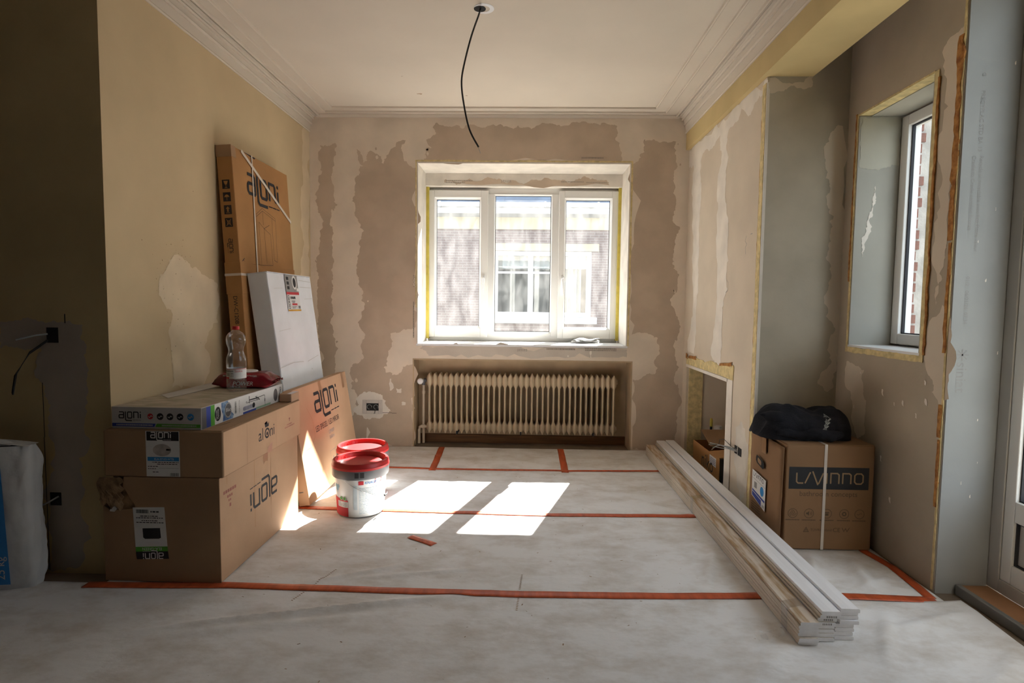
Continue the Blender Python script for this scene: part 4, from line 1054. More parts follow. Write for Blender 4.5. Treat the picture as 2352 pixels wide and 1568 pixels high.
obj('wire_end', MB().tube([(0.004, -0.13, -0.742), (0.016, -0.128, -0.775)], 0.0016, 6).tube([(0.004, -0.13, -0.742), (0.012, -0.126, -0.765)], 0.0016, 6), M_WIRE, t)
ch = raw('paint_chip', MB(), M_INK, None) if False else None
for k, (x, y, s) in enumerate(((-0.80, 4.22, 0.022), (-0.46, 4.25, 0.012), (-0.86, 3.9, 0.008))):
    wall_patch('paint_chip', [(x - s, y), (x - s * .2, y - s * .35), (x + s, y - s * .1), (x + s * .3, y + s * .4)], ((0, 0, H), (1, 0, 0), (0, 1, 0), (0, 0, -1)), M_CARDIN, bpy.data.objects['ceiling'], seed=k, off=0.001)

t = thing('paper_stack', 'few crumpled white papers lying on the window sill', 'paper', (0.52, 5.0, WZ0))
for k in range(4):
    a = 0.25 * k - 0.3
    def fn(u, v, k=k, a=a):
        x = (u - 0.5) * (0.27 - 0.03 * k); y = (v - 0.5) * 0.13
        z = 0.004 + 0.007 * k + 0.010 * math.sin(u * 5 + k) * math.cos(v * 4 + k * 2) * (0.3 + k * 0.3) + 0.010 * k * 0.3
        return (x * math.cos(a) - y * math.sin(a) + 0.01 * k, x * math.sin(a) + y * math.cos(a) - 0.01, max(0.001 + 0.003 * k, z))
    o = obj('sheet', MB().grid(14, 8, fn), M_PAPER, t, smooth=True)
    md = o.modifiers.new('thick', 'SOLIDIFY'); md.thickness = 0.0008; md.offset = 1

# ------------------------------------------------------------------ cartons at the left
def face_frames(w, d, h):
    return {'front': ((0, 0, 0), (1, 0, 0), (0, 0, 1), (0, -1, 0)), 'right': ((w, 0, 0), (0, 1, 0), (0, 0, 1), (1, 0, 0)),
            'left': ((0, d, 0), (0, -1, 0), (0, 0, 1), (-1, 0, 0)), 'top': ((0, 0, h), (1, 0, 0), (0, 1, 0), (0, 0, 1))}

# --- bottom carton with a torn corner
w, d, h = 0.503, 0.815, 0.453
t = thing('cardboard_box', 'large brown carton with a torn corner at the bottom of the left stack', 'box', (-1.790, 2.302, 0.0))
F = face_frames(w, d, h); th = 0.005
front = [(0, 0), (w, 0), (w, h), (0.093, h), (0.088, 0.412), (0.106, 0.385), (0.118, 0.360), (0.136, 0.336), (0.140, 0.317), (0.105, 0.312), (0.060, 0.310), (0.032, 0.305), (0.018, 0.318), (0.006, 0.325), (0, 0.35)]
fm_ = MB().prism(front, 'y', 0, th)
obj('front_panel', fm_, M_CARD, t)
obj('side_panel', MB().box(w - th, w, th, d, 0, h), M_CARD2, t)  # same carton as the front, painted paler for the light on this side
obj('side_panel', MB().prism([(th, 0), (d, 0), (d, h), (0.10, h), (0.08, 0.40), (0.03, 0.37), (th, 0.35)], 'x', 0, th), M_CARD, t)
obj('back_panel', MB().box(th, w - th, d - th, d, 0, h), M_CARD, t)
obj('bottom_panel', MB().box(th, w - th, th, d - th, 0, th), M_CARD, t)
obj('flap', MB().box(0.10, w - th, th, d / 2 - 0.002, h - th, h), M_CARD, t); obj('flap', MB().box(th, w - th, d / 2 + 0.002, d - th, h - th, h), M_CARD, t)
def crump(u, v):
    x = -0.014 + 0.100 * u + 0.010 * math.sin(v * 7) * (1 - u) + 0.010 * math.sin(v * 23) * u; z = 0.350 + 0.102 * v - 0.035 * u * (1 - v) + 0.012 * math.sin(u * 19) * (1 - v)
    y = -0.003 - 0.010 * math.sin(u * PI) * (1 - v) - 0.010 * abs(math.sin(v * 5 + u * 7)) * (1 - u) * (1 - v * 0.7)
    return (x, y, min(z, 0.4515))
o = obj('torn_flap', MB().grid(10, 8, crump), M_CARDIN, t); md = o.modifiers.new('thick', 'SOLIDIFY'); md.thickness = 0.004
obj('torn_inner_ply', MB().prism([(0.036, 0.312), (0.138, 0.312), (0.128, 0.345), (0.108, 0.385), (0.085, 0.402), (0.068, 0.39), (0.060, 0.35)], 'y', 0.006, 0.010), M_CARDIN, t)
obj('torn_scrap', MB().prism([(0.03, 0.305), (0.05, 0.303), (0.062, 0.316), (0.052, 0.327), (0.035, 0.318)], 'y', -0.004, -0.001), M_PAPER, t)
lb = obj('label', plate([(0.128, 0.322), (0.265, 0.326), (0.274, 0.155), (0.135, 0.150)], F['front'], 0.0006), M_PAPER, t)
raw('label_band', on(MB().add([(0.135, 0.150, 0), (0.274, 0.155, 0), (0.2755, 0.134, 0), (0.1365, 0.129, 0)], [(0, 1, 2, 3)]), F['front'], 0.0008), M_GREEN, t)
raw('label_band', on(MB().add([(0.1365, 0.129, 0), (0.2755, 0.134, 0), (0.279, 0.101, 0), (0.139, 0.096, 0)], [(0, 1, 2, 3)]), F['front'], 0.0008), M_INK, t)
raw('logo_print', on(xf(aloni(0.024), 1, 0.2545, 0.126, PI + 0.03), F['front'], 0.0014), M_PAPER, t)
raw('lettering', on(xf(text_mb('ELA-GREEN', 0.017), 1, 0.25, 0.150, PI + 0.03), F['front'], 0.0014), M_PAPER, t)
raw('product_picture', on(MB().add([(0.168, 0.232, 0), (0.244, 0.235, 0), (0.247, 0.192, 0), (0.238, 0.188, 0), (0.178, 0.186, 0), (0.170, 0.192, 0)], [(0, 1, 2, 3, 4, 5)]), F['front'], 0.0012), M_INK, t)
raw('small_print', on(merge(barcode(0.143, 0.195, 0.298, 0.314), dashes(0.205, 0.245, 0.302, 0.006, 1), dashes(0.160, 0.240, 0.284, 0.0035, 2), dashes(0.142, 0.258, 0.276, 0.0035, 3), dashes(0.165, 0.236, 0.264, 0.0035, 4), dashes(0.142, 0.260, 0.256, 0.0035, 5)), F['front'], 0.0012), M_INK, t)
raw('logo_print', on(xf(aloni(0.077), 1, 0.545, 0.300, PI + 0.02), F['right'], 0.0008), M_INKBLUE, t)
raw('shipping_stamp', on(merge(xf(dashes(0, 0.115, 0, 0.014, 5, 0.008, 0.016, 0.004), 1, 0.03, 0.372, 0.0), xf(dashes(0, 0.05, 0, 0.012, 6, 0.008, 0.014, 0.004), 1, 0.06, 0.348), xf(dashes(0, 0.03, 0, 0.010, 7, 0.008, 0.012, 0.004), 1, 0.07, 0.33), rc(0.078, 0.092, 0.305, 0.320)), F['right'], 0.0008), M_REDINK, t)
raw('crease', on(merge(rc(0.306, 0.3085, 0.12, 0.45), rc(0.477, 0.4785, 0.1, 0.44), rc(0.060, 0.062, 0.41, 0.45)), F['right'], 0.0006), M_CARD3, t)
obj('tape', plate([(0.40, 0.452), (0.45, 0.452), (0.448, 0.405), (0.425, 0.412), (0.402, 0.40)], F['right'], 0.0008), M_PKTAPE, t)

# --- middle carton
w, d, h = 0.512, 0.815, 0.200
t = thing('cardboard_box', 'flat brown carton with a labelled end in the middle of the left stack', 'box', (-1.782, 2.305, 0.4535))
F = face_frames(w, d, h)
bd = obj('body', MB().box(0, w, 0, d, 0, h), M_CARD, t, bevel=0.006)
obj('lit_side_tint', plate(rect(0.006, d - 0.006, 0.006, h - 0.004), F['right'], 0.0001, 0.0006), M_CARD2, t)  # overlay painting the right side lighter, as lit; not a separate sheet
obj('flap', MB().box(0.008, w / 2 - 0.001, 0.008, d - 0.008, h, h + 0.0024), M_CARD, t); obj('flap', MB().box(w / 2 + 0.001, w - 0.008, 0.008, d - 0.008, h, h + 0.0024), M_CARD, t)
lb = obj('label', plate(rect(0.183, 0.328, 0.004, 0.199), F['front'], 0.0006), M_PAPER, t)
raw('label_band', on(rc(0.187, 0.325, 0.158, 0.197), F['front'], 0.0009), M_INK, lb)
raw('logo_print', on(xf(aloni(0.0235), 1, 0.206, 0.170), F['front'], 0.0014), M_PAPER, lb)
raw('label_band', on(rc(0.189, 0.324, 0.071, 0.088), F['front'], 0.0009), M_BLUEINK, lb)
raw('lettering', on(xf(text_mb('ELA-37102-WTB', 0.012), 1, 0.218, 0.075), F['front'], 0.0014), M_PAPER, lb)
raw('product_picture', on(merge(xf(disc(0.026), 1, 0.252, 0.118, 0, 1.5), rc(0.27, 0.29, 0.116, 0.124)), F['front'], 0.0009), MATS.get('pale_picture') or mat('pale_picture', (0.50, 0.45, 0.41), 0.8, 0.25, 30), lb)
raw('small_print', on(merge(dashes(0.21, 0.322, 0.064, 0.003, 1), dashes(0.23, 0.316, 0.056, 0.003, 2), dashes(0.19, 0.235, 0.046, 0.003, 3), dashes(0.19, 0.226, 0.036, 0.003, 4), dashes(0.21, 0.235, 0.022, 0.003, 5), barcode(0.285, 0.322, 0.006, 0.020, 4), rc(0.236, 0.322, 0.0395, 0.0402)), F['front'], 0.0012), M_INK, lb)
# crowned logo on the long side
cl = [xf(text_mb('al', 0.085, sx=0.95), 1, 0.315, 0.079), xf(text_mb('ni', 0.085, sx=0.95), 1, 0.432, 0.079), xf(disc(0.026, 28, 0.017), 1, 0.406, 0.103), xf(disc(0.009), 1, 0.406, 0.100),
      MB().add([(0.386, 0.134, 0), (0.380, 0.156, 0), (0.394, 0.145, 0), (0.405, 0.162, 0), (0.414, 0.145, 0), (0.428, 0.156, 0), (0.423, 0.134, 0)], [(0, 1, 2, 3), (3, 4, 5, 6), (0, 3, 6)])]
raw('logo_print', on(merge(*cl), F['right'], 0.0012), M_INKBLUE, t)
raw('shipping_stamp', on(merge(rc(0.665, 0.672, 0.108, 0.124), rc(0.660, 0.677, 0.120, 0.126), dashes(0.635, 0.70, 0.090, 0.006, 3), dashes(0.61, 0.735, 0.078, 0.006, 4)), F['right'], 0.0012), M_REDINK, t)
raw('crease', on(merge(rc(0.205, 0.207, 0.006, 0.19), rc(0.402, 0.4035, 0.006, 0.05), rc(0.505, 0.5065, 0.006, 0.19)), F['right'], 0.0012), M_CARD, t)
obj('tape', plate([(0.405, 0.0), (0.455, 0.0), (0.46, 0.045), (0.435, 0.038), (0.410, 0.03)], F['right'], 0.0012), M_PKTAPE, t)
raw('scuff', on(stroke([(0.43, 0.10), (0.445, 0.13), (0.45, 0.18)], 0.004), F['top'], 0.003), M_INK, t)

# --- small carton behind on the middle one
t = thing('cardboard_box', 'small taped carton wedged behind the white shower box', 'box', (-1.342, 3.015, 0.6565))
obj('body', MB().box(0, 0.068, 0, 0.098, 0, 0.045), M_CARD2, t, bevel=0.004)
obj('tape', MB().box(0.040, 0.0685, -0.0006, 0.0986, -0.0, 0.0456), M_CLEAR, t)

# --- white printed shower box
w, d, h = 0.392, 0.755, 0.094
t = thing('shower_box', 'flat white printed box lying on the brown cartons at left', 'box', (-1.757, 2.325, 0.6565), (0, 0, -0.022))
F = face_frames(w, d, h)
M_GREYCARD = mat('grey_printed_card', (0.52, 0.50, 0.48), 0.6, 0.08, 8)
M_TOPPRINT = mat('worn_colour_print', (0.50, 0.44, 0.36), 0.6, 0.4, 5.0, col2=(0.34, 0.31, 0.22), contrast=(0.4, 0.6), stretch=(2, 6, 2))
obj('body', MB().box(0, w, 0, d, 0, h), M_GREYCARD, t, bevel=0.002)
obj('top_print', plate(rect(0.004, w - 0.004, 0.004, d - 0.004), F['top'], 0.0003), M_TOPPRINT, t)
obj('top_flap', plate([(0.01, 0.30), (0.10, 0.22), (0.13, 0.74), (0.005, 0.74)], F['top'], 0.0008, 0.0015), M_GREYCARD, t)
raw('scuff', on(merge(stroke([(0.105, 0.22), (0.135, 0.45), (0.142, 0.58)], 0.003), stroke([(0.15, 0.40), (0.165, 0.55)], 0.002)), F['top'], 0.003), M_INK, t)
raw('logo_print', on(xf(aloni(0.026), 1, 0.033, 0.046), F['front'], 0.0008), M_INK, t)
for cx_, m_ in ((0.170, M_RED), (0.213, M_INK), (0.256, M_INKBLUE), (0.300, M_INK), (0.346, M_BLUEINK)):
    bdg = raw('badge', on(xf(disc(0.0145 if m_ != M_RED else 0.0125), 1, cx_, 0.055), F['front'], 0.0008), m_, t)
    inner = stroke([(cx_ - 0.009, 0.055), (cx_ - 0.003, 0.050), (cx_ + 0.004, 0.058), (cx_ + 0.010, 0.054)], 0.0035)
    raw('badge_mark', on(inner, F['front'], 0.0014), M_GREYCARD, bdg)
raw('print_band', on(MB().add([(0.002, 0.010, 0), (0.187, 0.010, 0), (0.193, 0.024, 0), (0.002, 0.024, 0)], [(0, 1, 2, 3)]), F['front'], 0.0008), M_NAVY, t)
raw('print_band', on(MB().add([(0.191, 0.010, 0), (0.388, 0.010, 0), (0.388, 0.024, 0), (0.197, 0.024, 0)], [(0, 1, 2, 3)]), F['front'], 0.0008), M_GREEN, t)
raw('small_print', on(merge(dashes(0.02, 0.18, 0.014, 0.006, 3, 0.003, 0.006, 0.002), dashes(0.22, 0.37, 0.014, 0.006, 5, 0.003, 0.006, 0.002)), F['front'], 0.0012), M_GREYCARD, t)
obj('side_print', plate(rect(0.034, d - 0.002, 0.002, h - 0.002), F['right'], 0.0003), M_PAPER, t)
for a, b_, m_ in ((0.002, 0.036, M_COLLAR), (0.036, 0.068, M_NAVY), (0.068, 0.098, M_GREEN)):
    raw('print_stripe', on(rc(a, b_, 0.002, h - 0.002), F['right'], 0.0006), m_, t)
M_SPLASH = mat('blue_splash_print', (0.30, 0.45, 0.62), 0.6, 0.5, 40, col2=(0.05, 0.12, 0.30))
raw('splash_picture', on(MB().add([(0.150, 0.09, 0), (0.152, 0.055, 0), (0.165, 0.03, 0), (0.160, 0.004, 0), (0.245, 0.004, 0), (0.252, 0.02, 0), (0.215, 0.05, 0), (0.205, 0.092, 0)], [tuple(range(8))]), F['right'], 0.0006), M_SPLASH, t)
raw('badge', on(xf(disc(0.032), 1, 0.122, 0.046, 0, 0.75), F['right'], 0.0008), M_INK, t)
raw('badge_mark', on(merge(xf(text_mb('Optima', 0.014), 1, 0.128, 0.024, PI / 2), xf(text_mb('Grande', 0.014), 1, 0.116, 0.022, PI / 2)), F['right'], 0.0012), M_PAPER, t)
raw('badge', on(merge(xf(disc(0.036), 1, 0.205, 0.048, 0, 0.8)), F['right'], 0.0010), M_COLLAR, t)
raw('badge_mark', on(merge(xf(text_mb('Black', 0.024, shear=0.2), 1, 0.184, 0.042), xf(disc(0.033, 28, 0.031), 1, 0.205, 0.048, 0, 0.8)), F['right'], 0.0014), M_PAPER, t)
raw('small_print', on(merge(xf(barcode(0, 0.056, 0, 0.014, 3), 1, 0.276, 0.020, PI / 2), xf(text_mb('1-KQ4-KT7526', 0.010), 1, 0.305, 0.014, PI / 2)), F['right'], 0.0008), M_INK, t)
sd_ = [stroke([(0.375, 0.060), (0.365, 0.057), (0.367, 0.052), (0.445, 0.052), (0.50, 0.050)], 0.0025), stroke([(0.395, 0.082), (0.395, 0.046)], 0.005), stroke([(0.395, 0.062), (0.49, 0.060)], 0.006),
       stroke([(0.455, 0.070), (0.50, 0.048)], 0.004), stroke([(0.47, 0.072), (0.472, 0.048)], 0.004), stroke([(0.49, 0.062), (0.545, 0.064), (0.552, 0.060), (0.555, 0.006)], 0.003), stroke([(0.553, 0.045), (0.553, 0.030)], 0.007)]
raw('shower_drawing', on(merge(*sd_), F['right'], 0.0008), M_INK, t)
M_STEELPRINT = mat('lilac_print', (0.42, 0.42, 0.52), 0.5, 0.3, 20)
raw('shower_head_picture', on(merge(rc(0.345, 0.435, 0.018, 0.038), xf(disc(0.010), 1, 0.345, 0.028)), F['right'], 0.0008), M_STEELPRINT, t)
raw('shower_head_picture', on(xf(disc(0.013), 1, 0.437, 0.030), F['right'], 0.0010), M_INK, t)
raw('print_band', on(rc(0.335, 0.46, 0.002, 0.012), F['right'], 0.0008), M_NAVY, t)
raw('print_band', on(rc(0.46, 0.615, 0.004, 0.014), F['right'], 0.0008), mat('sage_print', (0.28, 0.42, 0.30), 0.6, 0.1, 20), t)
raw('round_picture', on(xf(disc(0.034), 1, 0.672, 0.044, 0, 0.7), F['right'], 0.0008), M_COLLAR, t)
raw('logo_print', on(xf(aloni(0.018), 1, 0.722, 0.078, -PI / 2), F['right'], 0.0008), M_INK, t)

# --- tall leaning shower-door carton
th_, L, W_ = 0.090, 2.100, 0.760
t = thing('tall_cardboard_box', 'tall brown carton leaning on the cream wall with white straps', 'box', (-1.667, 3.250, 0.0), (0, -0.0611, 0))
F = face_frames(th_, W_, L)
obj('body', MB().box(0, th_, 0, W_, 0, L), M_CARD3, t, bevel=0.004)
obj('sleeve', MB().box(-0.002, th_ + 0.003, -0.004, W_ + 0.003, 1.245, 1.43), M_CARD3, t, bevel=0.002)
obj('top_cap', MB().box(-0.001, th_ + 0.001, -0.003, 0.05, 2.035, L + 0.002), M_CARD, t, bevel=0.002)
raw('logo_print', on(xf(aloni(0.115), 1, 0.165, 1.860), F['right'], 0.0034), M_INKBLUE, t)
dr = []
def dl(*p): dr.append(stroke(list(p), 0.0022))
dl((0.247, 1.745), (0.335, 1.795), (0.515, 1.755)); dl((0.247, 1.745), (0.247, 1.730), (0.335, 1.778), (0.515, 1.740), (0.515, 1.755)); dl((0.335, 1.778), (0.335, 1.690)); dl((0.247, 1.730), (0.240, 1.425)); dl((0.515, 1.740), (0.500, 1.465))
dl((0.275, 1.700), (0.340, 1.668), (0.420, 1.70)); dl((0.340, 1.668), (0.425, 1.640)); dl((0.275, 1.700), (0.270, 1.430)); dl((0.340, 1.668), (0.345, 1.445)); dl((0.425, 1.640), (0.430, 1.44)); dl((0.24, 1.425), (0.27, 1.43), (0.430, 1.44)); dl((0.455, 1.475), (0.500, 1.465)); dl((0.462, 1.75), (0.455, 1.475))
raw('product_drawing', on(merge(*dr), F['right'], 0.0008), M_INK, t)
raw('handling_mark', on(stroke([(0.02, 1.437), (0.035, 1.445), (0.045, 1.437), (0.032, 1.446), (0.05, 1.455)], 0.004), F['right'], 0.0045), M_INK, t)
def icon(v, marks):
    b = raw('handling_icon', on(rc(0.022, 0.066, v - 0.026, v + 0.026), F['front'], 0.0008), M_INK, t)
    raw('icon_mark', on(merge(*marks), F['front'], 0.0014), M_CARD3, b)
icon(1.878, [MB().add([(0.031, 1.897, 0), (0.057, 1.897, 0), (0.050, 1.876, 0), (0.038, 1.876, 0)], [(0, 1, 2, 3)]), rc(0.0425, 0.0455, 1.860, 1.878), rc(0.036, 0.052, 1.857, 1.860)])
icon(1.806, [MB().add([(0.028, 1.805, 0), (0.036, 1.817, 0), (0.044, 1.820, 0), (0.052, 1.817, 0), (0.060, 1.805, 0)], [(0, 1, 2, 3, 4)]), rc(0.043, 0.0455, 1.786, 1.806)])
icon(1.733, [MB().add([(0.032, 1.738, 0), (0.056, 1.738, 0), (0.044, 1.752, 0)], [(0, 1, 2)]), rc(0.039, 0.049, 1.720, 1.738), rc(0.033, 0.055, 1.713, 1.716)])
icon(1.660, [stroke([(0.030, 1.641), (0.058, 1.679)], 0.0028), stroke([(0.058, 1.641), (0.030, 1.679)], 0.0028), stroke([(0.036, 1.650), (0.036, 1.670), (0.052, 1.670), (0.052, 1.650)], 0.0022, True)])
raw('logo_print', on(xf(aloni(0.022), 1, 0.034, 1.565, -PI / 2), F['front'], 0.0008), M_INK, t)
raw('lettering', on(xf(text_mb('DW-C120B', 0.034), 1, 0.034, 1.236, -PI / 2), F['front'], 0.0008), M_INK, t)
raw('lettering', on(xf(text_mb('DW-C120B', 0.034), 1, 0.034, 1.215, -PI / 2), F['front'], 0.0046), M_INK, t) if False else None
obj('strap', MB().box(-0.004, th_ + 0.0045, -0.0055, W_ + 0.004, 1.352, 1.366), M_STRAP, t)
def strap_on(p, q, w=0.013, off=0.0045):
    return on(stroke([p, q], w), F['right'], off)
s1 = obj('strap', strap_on((0.238, L), (0.199, 1.36), 0.013), M_STRAP, t)
s2_ = obj('strap', strap_on((0.105, L - 0.006), (0.757, 1.765), 0.020, 0.0065), M_STRAP, t)
for s in (s1, s2_):
    md = s.modifiers.new('thick', 'SOLIDIFY'); md.thickness = 0.0012; md.offset = 0
raw('top_gap', on(MB().add([(0.12, L - 0.002, 0), (0.29, L - 0.002, 0), (0.28, L - 0.014, 0)], [(0, 1, 2)]), F['right'], 0.0009), M_INK, t)

# --- leaning white carton
th_, L, W_ = 0.118, 1.376, 0.668
t = thing('white_cardboard_box', 'white carton with a grey picture label leaning on the tall brown one', 'box', (-1.475, 3.300, 0.0), (0, -0.1273, 0))
F = face_frames(th_, W_, L)
def dent(x, y, z):
    return (x + (0.002 * noise.noise((y * 7, z * 7, 2)) if x > 0.06 else 0), y, z)
bm_ = MB()
bm_.box(0, th_ - 0.002, 0, W_, 0, L)
obj('body', bm_, M_WHITECARD, t, bevel=0.004)
ft = MB().grid(24, 50, lambda u, v: (th_ - 0.002 + 0.0015 + 0.0022 * noise.noise((u * 5, v * 11, 2)), 0.003 + (W_ - 0.006) * u, 0.003 + (L - 0.006) * v))
obj('face_panel', ft, M_WHITECARD, t, smooth=True)
obj('top_flap', MB().box(-0.001, th_ + 0.002, 0.0, W_, L, L + 0.004), M_WHITECARD, t)
F = {'right': ((th_ + 0.003, 0, 0), (0, 1, 0), (0, 0, 1), (1, 0, 0))}
lb = obj('label', plate([(0.235, 1.374), (0.425, 1.374), (0.425, 1.140), (0.225, 1.138)], F['right'], 0.0004), M_PAPER, t)
raw('label_picture', on(MB().add([(0.232, 1.374, 0), (0.425, 1.374, 0), (0.425, 1.262, 0), (0.229, 1.262, 0)], [(0, 1, 2, 3)]), F['right'], 0.0008), M_GREYINK, lb)
raw('label_picture_detail', on(merge(xf(disc(0.045), 1, 0.370, 1.326, 0, 0.75), rc(0.395, 0.425, 1.27, 1.29)), F['right'], 0.0011), M_PAPER, lb)
raw('label_picture_detail', on(merge(xf(disc(0.032), 1, 0.370, 1.326, 0, 0.75), rc(0.25, 0.285, 1.34, 1.36), rc(0.25, 0.285, 1.31, 1.33), rc(0.25, 0.285, 1.28, 1.30)), F['right'], 0.0014), M_INK, lb)
raw('label_band', on(rc(0.228, 0.425, 1.246, 1.263), F['right'], 0.0011), M_RED, lb)
raw('label_band', on(rc(0.224, 0.425, 1.139, 1.150), F['right'], 0.0011), M_YELLOWINK, lb)
raw('label_band', on(rc(0.295, 0.375, 1.178, 1.190), F['right'], 0.0011), M_RED, lb)
qp = MB()
for k in range(4): qp = merge(qp, xf(stroke([(0, 0), (0.022, 0), (0.022, 0.014), (0, 0.014)], 0.004, True), 1, 0.240, 1.224 - k * 0.022))
raw('small_print', on(merge(qp, dashes(0.28, 0.36, 1.218, 0.016, 4, 0.008, 0.014, 0.004), dashes(0.29, 0.35, 1.202, 0.004, 5), dashes(0.30, 0.34, 1.194, 0.004, 6), dashes(0.29, 0.36, 1.166, 0.004, 7), dashes(0.29, 0.34, 1.158, 0.004, 8), barcode(0.385, 0.420, 1.156, 1.174)), F['right'], 0.0014), M_INK, lb)
raw('crease', on(merge(stroke([(0.0, 0.80), (0.2, 0.815), (0.35, 0.805)], 0.003), stroke([(0.42, 0.80), (0.62, 0.825)], 0.003), stroke([(0.05, 1.02), (0.22, 1.03)], 0.002), stroke([(0.45, 1.30), (0.65, 1.30)], 0.003), stroke([(0.45, 1.345), (0.65, 1.34)], 0.003), stroke([(0.06, 1.28), (0.18, 1.285)], 0.002), stroke([(0.50, 1.22), (0.66, 1.225)], 0.002), rc(0.47, 0.478, 0.74, 0.748)), F['right'], 0.0006), M_GREYCARD, t)

# --- mirror carton
th_, L, W_ = 0.065, 0.685, 0.985
t = thing('mirror_box', 'thin cardboard mirror box leaning behind the red-lidded buckets', 'box', (-1.318, 3.208, 0.0), (0, -0.155, 0))
F = face_frames(th_, W_, L)
obj('body', MB().box(0, th_, 0, W_, 0, L), M_CARD2, t, bevel=0.003)
raw('logo_print', on(xf(aloni(0.115, 0.18), 1, 0.315, 0.500), F['right'], 0.0008), M_INKBLUE, t)
raw('lettering', on(xf(text_mb('LED SPIEGEL / LED MIROIR', 0.052, sx=0.72), 1, 0.265, 0.378), F['right'], 0.0008), M_INKBLUE, t)
raw('lettering', on(merge(xf(text_mb('LQPR0070', 0.034, sx=0.7), 1, 0.470, 0.322), xf(text_mb('50x80 cm', 0.034, sx=0.7), 1, 0.470, 0.286)), F['right'], 0.0008), M_GREYINK, t)
raw('handling_icon', on(merge(stroke([(0.44, 0.21), (0.62, 0.21), (0.62, 0.11), (0.44, 0.11)], 0.002, True), stroke([(0.53, 0.21), (0.53, 0.11)], 0.002), rc(0.480, 0.490, 0.14, 0.17)), F['right'], 0.0008), M_GREYINK, t)
for u_ in (0.445, 0.895):
    obj('tape', plate(rect(u_ - 0.022, u_ + 0.022, L - 0.11, L), F['right'], 0.0006), M_PKTAPE, t)
raw('crease', on(stroke([(0.18, 0.55), (0.24, 0.46), (0.24, 0.36), (0.16, 0.31), (0.08, 0.31)], 0.0018), F['right'], 0.0006), M_CARD3, t)
stp = MB()
for v_ in (0.08, 0.30, 0.50): stp = merge(stp, on(rc(0.015, 0.04, v_, v_ + 0.006), F['front'], 0.001))
raw('staple', stp, M_WIRE, t)

# ------------------------------------------------------------------ bottle and wipes
t = thing('water_bottle', 'clear plastic water bottle with a red cap on the white box', 'bottle', (-1.458, 2.790, 0.7515))
prof = [(0.020, 0.002), (0.036, 0.0), (0.043, 0.008), (0.046, 0.022), (0.046, 0.060), (0.045, 0.064), (0.045, 0.118), (0.0465, 0.122), (0.047, 0.150), (0.045, 0.168), (0.038, 0.188), (0.0345, 0.202), (0.036, 0.216), (0.043, 0.236), (0.0465, 0.256), (0.044, 0.276), (0.034, 0.292), (0.020, 0.303), (0.0145, 0.308), (0.0135, 0.314)]
obj('body', MB().lathe(prof, 36), M_PET, t, smooth=True)
ri = MB()
for k in range(5):
    a = k * 2 * PI / 5
    pts = [((0.046 - 0.0) * math.cos(a + s * 0.9), 0.046 * math.sin(a + s * 0.9), 0.008 + 0.048 * s) for s in [j / 8 for j in range(9)]]
    ri.tube(pts, 0.0016, 5)
obj('base_rib', ri, M_PET, t, smooth=True)
obj('cap', MB().lathe([(0.0165, 0.310), (0.0170, 0.312), (0.0170, 0.326), (0.0155, 0.3275), (0.0005, 0.3275)], 24, cap=False), M_LID, t, smooth=True)
def wrap(mb2, r, a0):
    """wrap a flat print around a cylinder: x -> arc length, y -> height"""
    o = MB(); o.add([(r * math.cos(a0 + x / r), r * math.sin(a0 + x / r), y) for x, y, z in mb2.v], mb2.f); return o
def grid2(u0, u1, v0, v1, n=12):
    return MB().grid(n, 1, lambda u, v: (u0 + (u1 - u0) * u, v0 + (v1 - v0) * v, 0))
raw('label', wrap(grid2(-0.145, 0.145, 0.066, 0.117, 40), 0.0455, -PI / 2), M_PAPER, t)
lbp = [grid2(-0.06, 0.03, 0.098, 0.1005), grid2(-0.06, 0.06, 0.110, 0.1115)]
raw('label_band', wrap(merge(grid2(-0.09, 0.09, 0.1155, 0.117, 20), grid2(-0.09, 0.09, 0.1115, 0.1128, 20), grid2(-0.05, -0.015, 0.066, 0.074), xf(text_mb('Saskia', 0.016, shear=0.2), 1, 0.012, 0.099)), 0.0460, -PI / 2), M_RED, t)
raw('small_print', wrap(merge(xf(barcode(0, 0.022, 0, 0.015, 8), 1, -0.034, 0.079), dashes(-0.006, 0.008, 0.092, 0.003, 2), dashes(-0.006, 0.008, 0.085, 0.003, 3), dashes(-0.006, 0.008, 0.078, 0.003, 3), grid2(-0.045, 0.008, 0.102, 0.107)), 0.0460, -PI / 2), M_GREYINK, t)

t = thing('wipes_pack', 'red soft pack of cleaning wipes behind the bottle', 'wipes', (-1.470, 2.928, 0.7515), (0, 0, 0.06))
LX, LY, HZ_ = 0.30, 0.15, 0.082
def pack(u, v):
    x = (u - 0.5) * LX; a = v * 2 * PI
    e = max(0.0, (abs(u - 0.5) - 0.34) / 0.16); k = 1 - e ** 1.7 * 0.82
    cy = math.copysign(abs(math.cos(a)) ** 0.45, math.cos(a)); sz = math.copysign(abs(math.sin(a)) ** 0.45, math.sin(a))
    wr_ = 0.006 * noise.noise((x * 30, cy * 3, sz * 3 + 2)) * (0.3 + 1.8 * e)
    z0 = HZ_ / 2 - 0.008 * e
    return (x + wr_, cy * LY / 2 * (1 - e * 0.12) + wr_, max(0.0006, z0 + sz * HZ_ / 2 * k + wr_))
wm = MB().grid(44, 40, pack)
obj('pouch', wm, M_WIPES, t, smooth=True)
obj('end_seal', MB().grid(3, 14, lambda u, v: (LX / 2 - 0.005 + 0.020 * u + 0.004 * math.sin(v * 17), (v - 0.5) * LY * 0.82, 0.038 + 0.006 * math.sin(v * 21) * u)), M_WIPES, t)
wl = obj('lid', MB().lathe([(0.0005, 0.0), (0.060, 0.0), (0.062, 0.004), (0.058, 0.009), (0.0005, 0.010)], 28, cap=False), M_WHITEGLOSS, t, smooth=True)
wl.location = (-0.012, 0.01, HZ_ - 0.003); wl.scale = (1.0, 0.75, 1)
